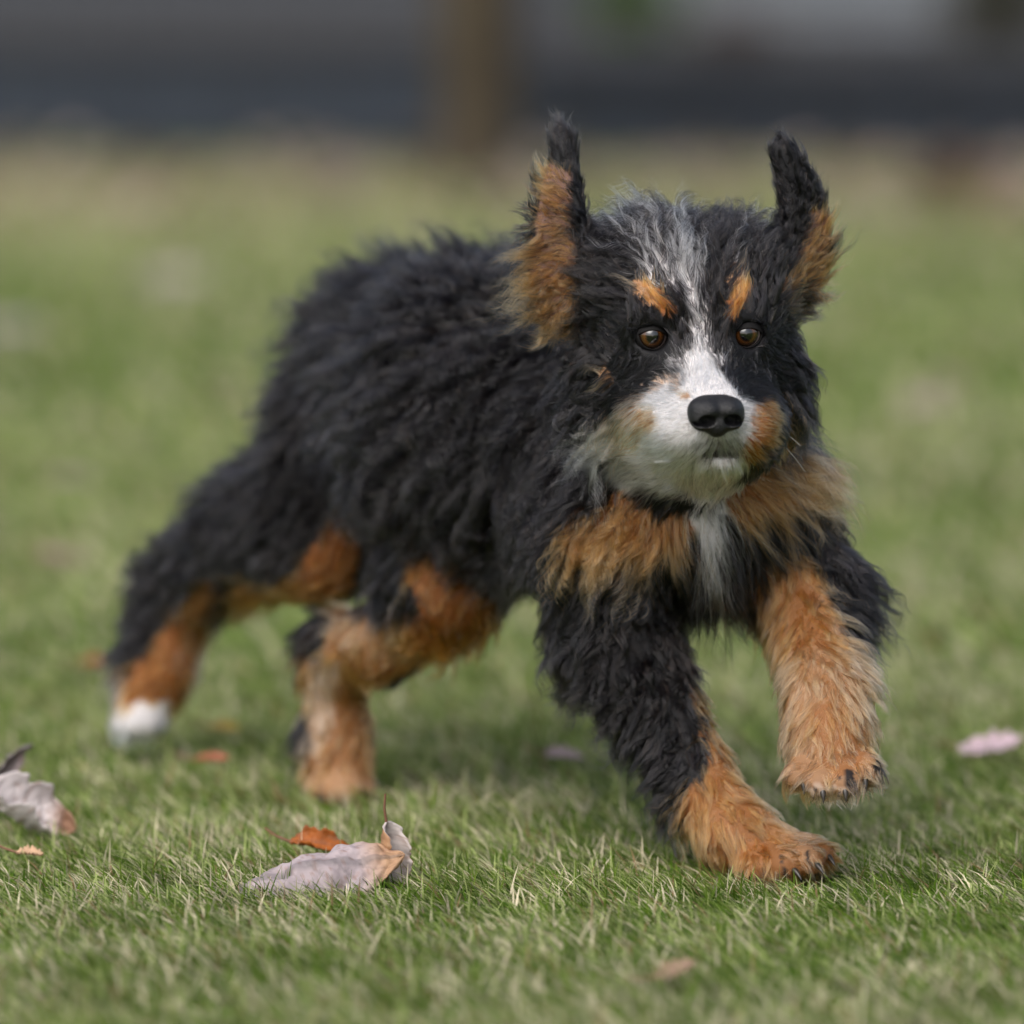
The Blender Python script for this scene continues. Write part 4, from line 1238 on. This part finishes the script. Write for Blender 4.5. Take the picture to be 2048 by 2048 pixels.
GAZE = norm([0.10, -1, -0.05])
for i, e in enumerate(EYES):
    Ve, Fe = uv_sphere(RE, bulge=0.09)
    o = mesh_np("eye", Ve, Fe, np.full(len(Fe), 4), eye_m, None)
    o.parent = dog
    o.location = Vector(e) - dog.location
    g = Vector(GAZE); o.rotation_euler = g.to_track_quat('Z', 'Y').to_euler()
    # lids
    Z = SDF(e - 0.021, e + 0.021, 0.00055)
    sgn = -1 if i == 0 else 1
    tilt = HZ * 1.0
    axh = norm(HX + HZ * (0.16 if i == 0 else -0.02) * 1.0); axv = norm(np.cross(axh, HF)); 
    if axv @ HZ < 0: axv = -axv
    Z.ellipsoid(e + HF * 0.0005, (RE + 0.0014, RE + 0.0010, RE + 0.0012), (axh, HF, axv), 0, 0.001)
    sl, (X, Y_, Zz) = Z.slab(e - 0.021, e + 0.021)
    qx = (X - e[0]) * axh[0] + (Y_ - e[1]) * axh[1] + (Zz - e[2]) * axh[2]
    qy = (X - e[0]) * HF[0] + (Y_ - e[1]) * HF[1] + (Zz - e[2]) * HF[2]
    qz = (X - e[0]) * axv[0] + (Y_ - e[1]) * axv[1] + (Zz - e[2]) * axv[2]
    # hollow inside
    Z.cut(sl, np.sqrt(qx ** 2 + qy ** 2 + qz ** 2) - (RE + 0.0002), 0.0006)
    # almond opening = intersection of two discs seen from the front
    wv, up_, dn = 0.0108, 0.0056, 0.0080
    Ru = (wv ** 2 + up_ ** 2) / (2 * up_); Rd = (wv ** 2 + dn ** 2) / (2 * dn)
    d1 = np.hypot(qx, qz + (Ru - up_)) - Ru; d2 = np.hypot(qx, qz - (Rd - dn)) - Rd
    alm = np.maximum(np.maximum(d1, d2), -qy)
    Z.cut(sl, alm, 0.0009)
    Z.cut(sl, (1 - np.sqrt((qx / 0.0130) ** 2 + (qz / 0.0104) ** 2)) * 0.011, 0.0006)
    # remove the back
    Z.cut(sl, qy + 0.002, 0.001)
    lv, lq, ln, _ = Z.surface()
    lo_ = mesh_np("eyelid", lv, lq, np.full(len(lq), 4), lid_m, None)
    # eyelid as a sub-part of the eye: express in the eye's space
    lo_.parent = o
    Mx = (Matrix.Translation(Vector(e)) @ g.to_track_quat('Z', 'Y').to_matrix().to_4x4()).inverted()
    lo_.data.transform(Mx)

# nose leather
def nose_material():
    m, nt, b = new_mat("nose_leather")
    tc = nt.nodes.new("ShaderNodeTexCoord")
    vo = nt.nodes.new("ShaderNodeTexVoronoi"); vo.inputs['Scale'].default_value = 1100
    nt.links.new(tc.outputs['Object'], vo.inputs['Vector'])
    bp = nt.nodes.new("ShaderNodeBump"); bp.inputs['Strength'].default_value = 0.7; bp.inputs['Distance'].default_value = 0.0006
    nt.links.new(vo.outputs['Distance'], bp.inputs['Height']); nt.links.new(bp.outputs[0], b.inputs['Normal'])
    b.inputs['Base Color'].default_value = (0.006, 0.0056, 0.0065, 1)
    b.inputs['Roughness'].default_value = 0.45
    b.inputs['Specular IOR Level'].default_value = 0.4
    return m


N_ = SDF(NOSE - 0.03, NOSE + 0.03, 0.0006)
H = lambda x, y, z: NOSE + HX * x + HF * y + HZ * z
for s in (-1, 1):
    N_.ellipsoid(H(0.0075 * s, -0.005, 0.0042), (0.0108, 0.0130, 0.0082), HB, 0, 0.004)
    N_.ellipsoid(H(0.0108 * s, -0.0025, -0.0022), (0.0082, 0.0100, 0.0088), HB, 0, 0.003)
    N_.ellipsoid(H(0.0150 * s, -0.0060, 0.0015), (0.0042, 0.0080, 0.0075), HB, 0, 0.004)
N_.ellipsoid(H(0, -0.003, -0.0070), (0.0082, 0.0098, 0.0088), HB, 0, 0.005)
N_.ellipsoid(H(0, -0.012, -0.0005), (0.0165, 0.010, 0.012), HB, 0, 0.006)
for s in (-1, 1):
    N_.ellipsoid(H(0.0092 * s, 0.0085, -0.0022), (0.0062, 0.0120, 0.0046), HB, cut=True, k=0.0010)
    N_.ellipsoid(H(0.0150 * s, 0.0050, -0.0045), (0.0042, 0.0080, 0.0020), HB, cut=True, k=0.0010)
N_.capsule(H(0, 0.0092, 0.000), H(0, 0.0062, -0.017), 0.0006, 0.0012, cut=True, k=0.0016)
nv_, nq_, nn_, _ = N_.surface()
mesh_np("nose", nv_, nq_, np.full(len(nq_), 4), nose_material(), dog)

claw_m = noise_mat("claw_horn", (0.015, 0.012, 0.010), (0.04, 0.03, 0.022), scale=200, rough=0.3, spec=0.5)


def claw(px, py, Y, d, L=0.011, r=0.0024):
    a = P(px, py, Y); d = norm(d)
    pts = [a + d * L * t + np.array([0, 0, -0.0035]) * t * t for t in np.linspace(0, 1, 7)]
    Vb, Fb, _ = tube(pts, [r, r * .98, r * .9, r * .78, r * .6, r * .38, r * .1], 10)
    mesh_np("claw", Vb, Fb, np.full(len(Fb), 4), claw_m, dog)


for px, py, Y in ((1535, 1735, -.050), (1588, 1740, -.062), (1632, 1728, -.058), (1655, 1712, -.040)):
    claw(px, py, Y, (0.55, -0.75, -0.30), 0.009, 0.0022)
for px, py, Y in ((1606, 1562, -.102), (1645, 1580, -.110), (1690, 1578, -.110), (1730, 1556, -.102)):
    claw(px, py, Y, (0.1, -0.6, -0.8), 0.007)
for px in (642, 668, 696, 724):
    claw(px, 1588, .35, (0.1, -0.9, -0.3), 0.010)

# whiskers
WH = []
for (px, py, Y, d, L) in [(1545, 870, -.06, (.75, -.1, -.6), .030), (1540, 850, -.07, (.8, -.3, -.3), .024)]:
    a = P(px, py, Y); d = norm(d)
    pts = [a + d * L * t + np.array([0, 0, -L * .25]) * t * t for t in np.linspace(0, 1, 7)]
    Vb, Fb, _ = tube(pts, np.linspace(0.00016, 0.00005, 7), 5)
    WH.append((Vb, Fb))
wm, _, wb = new_mat("whisker_hair"); wb.inputs['Base Color'].default_value = (0.8, 0.78, 0.75, 1); wb.inputs['Roughness'].default_value = 0.3
for Vb, Fb in WH:
    mesh_np("whisker", Vb, Fb, np.full(len(Fb), 4), wm, dog)
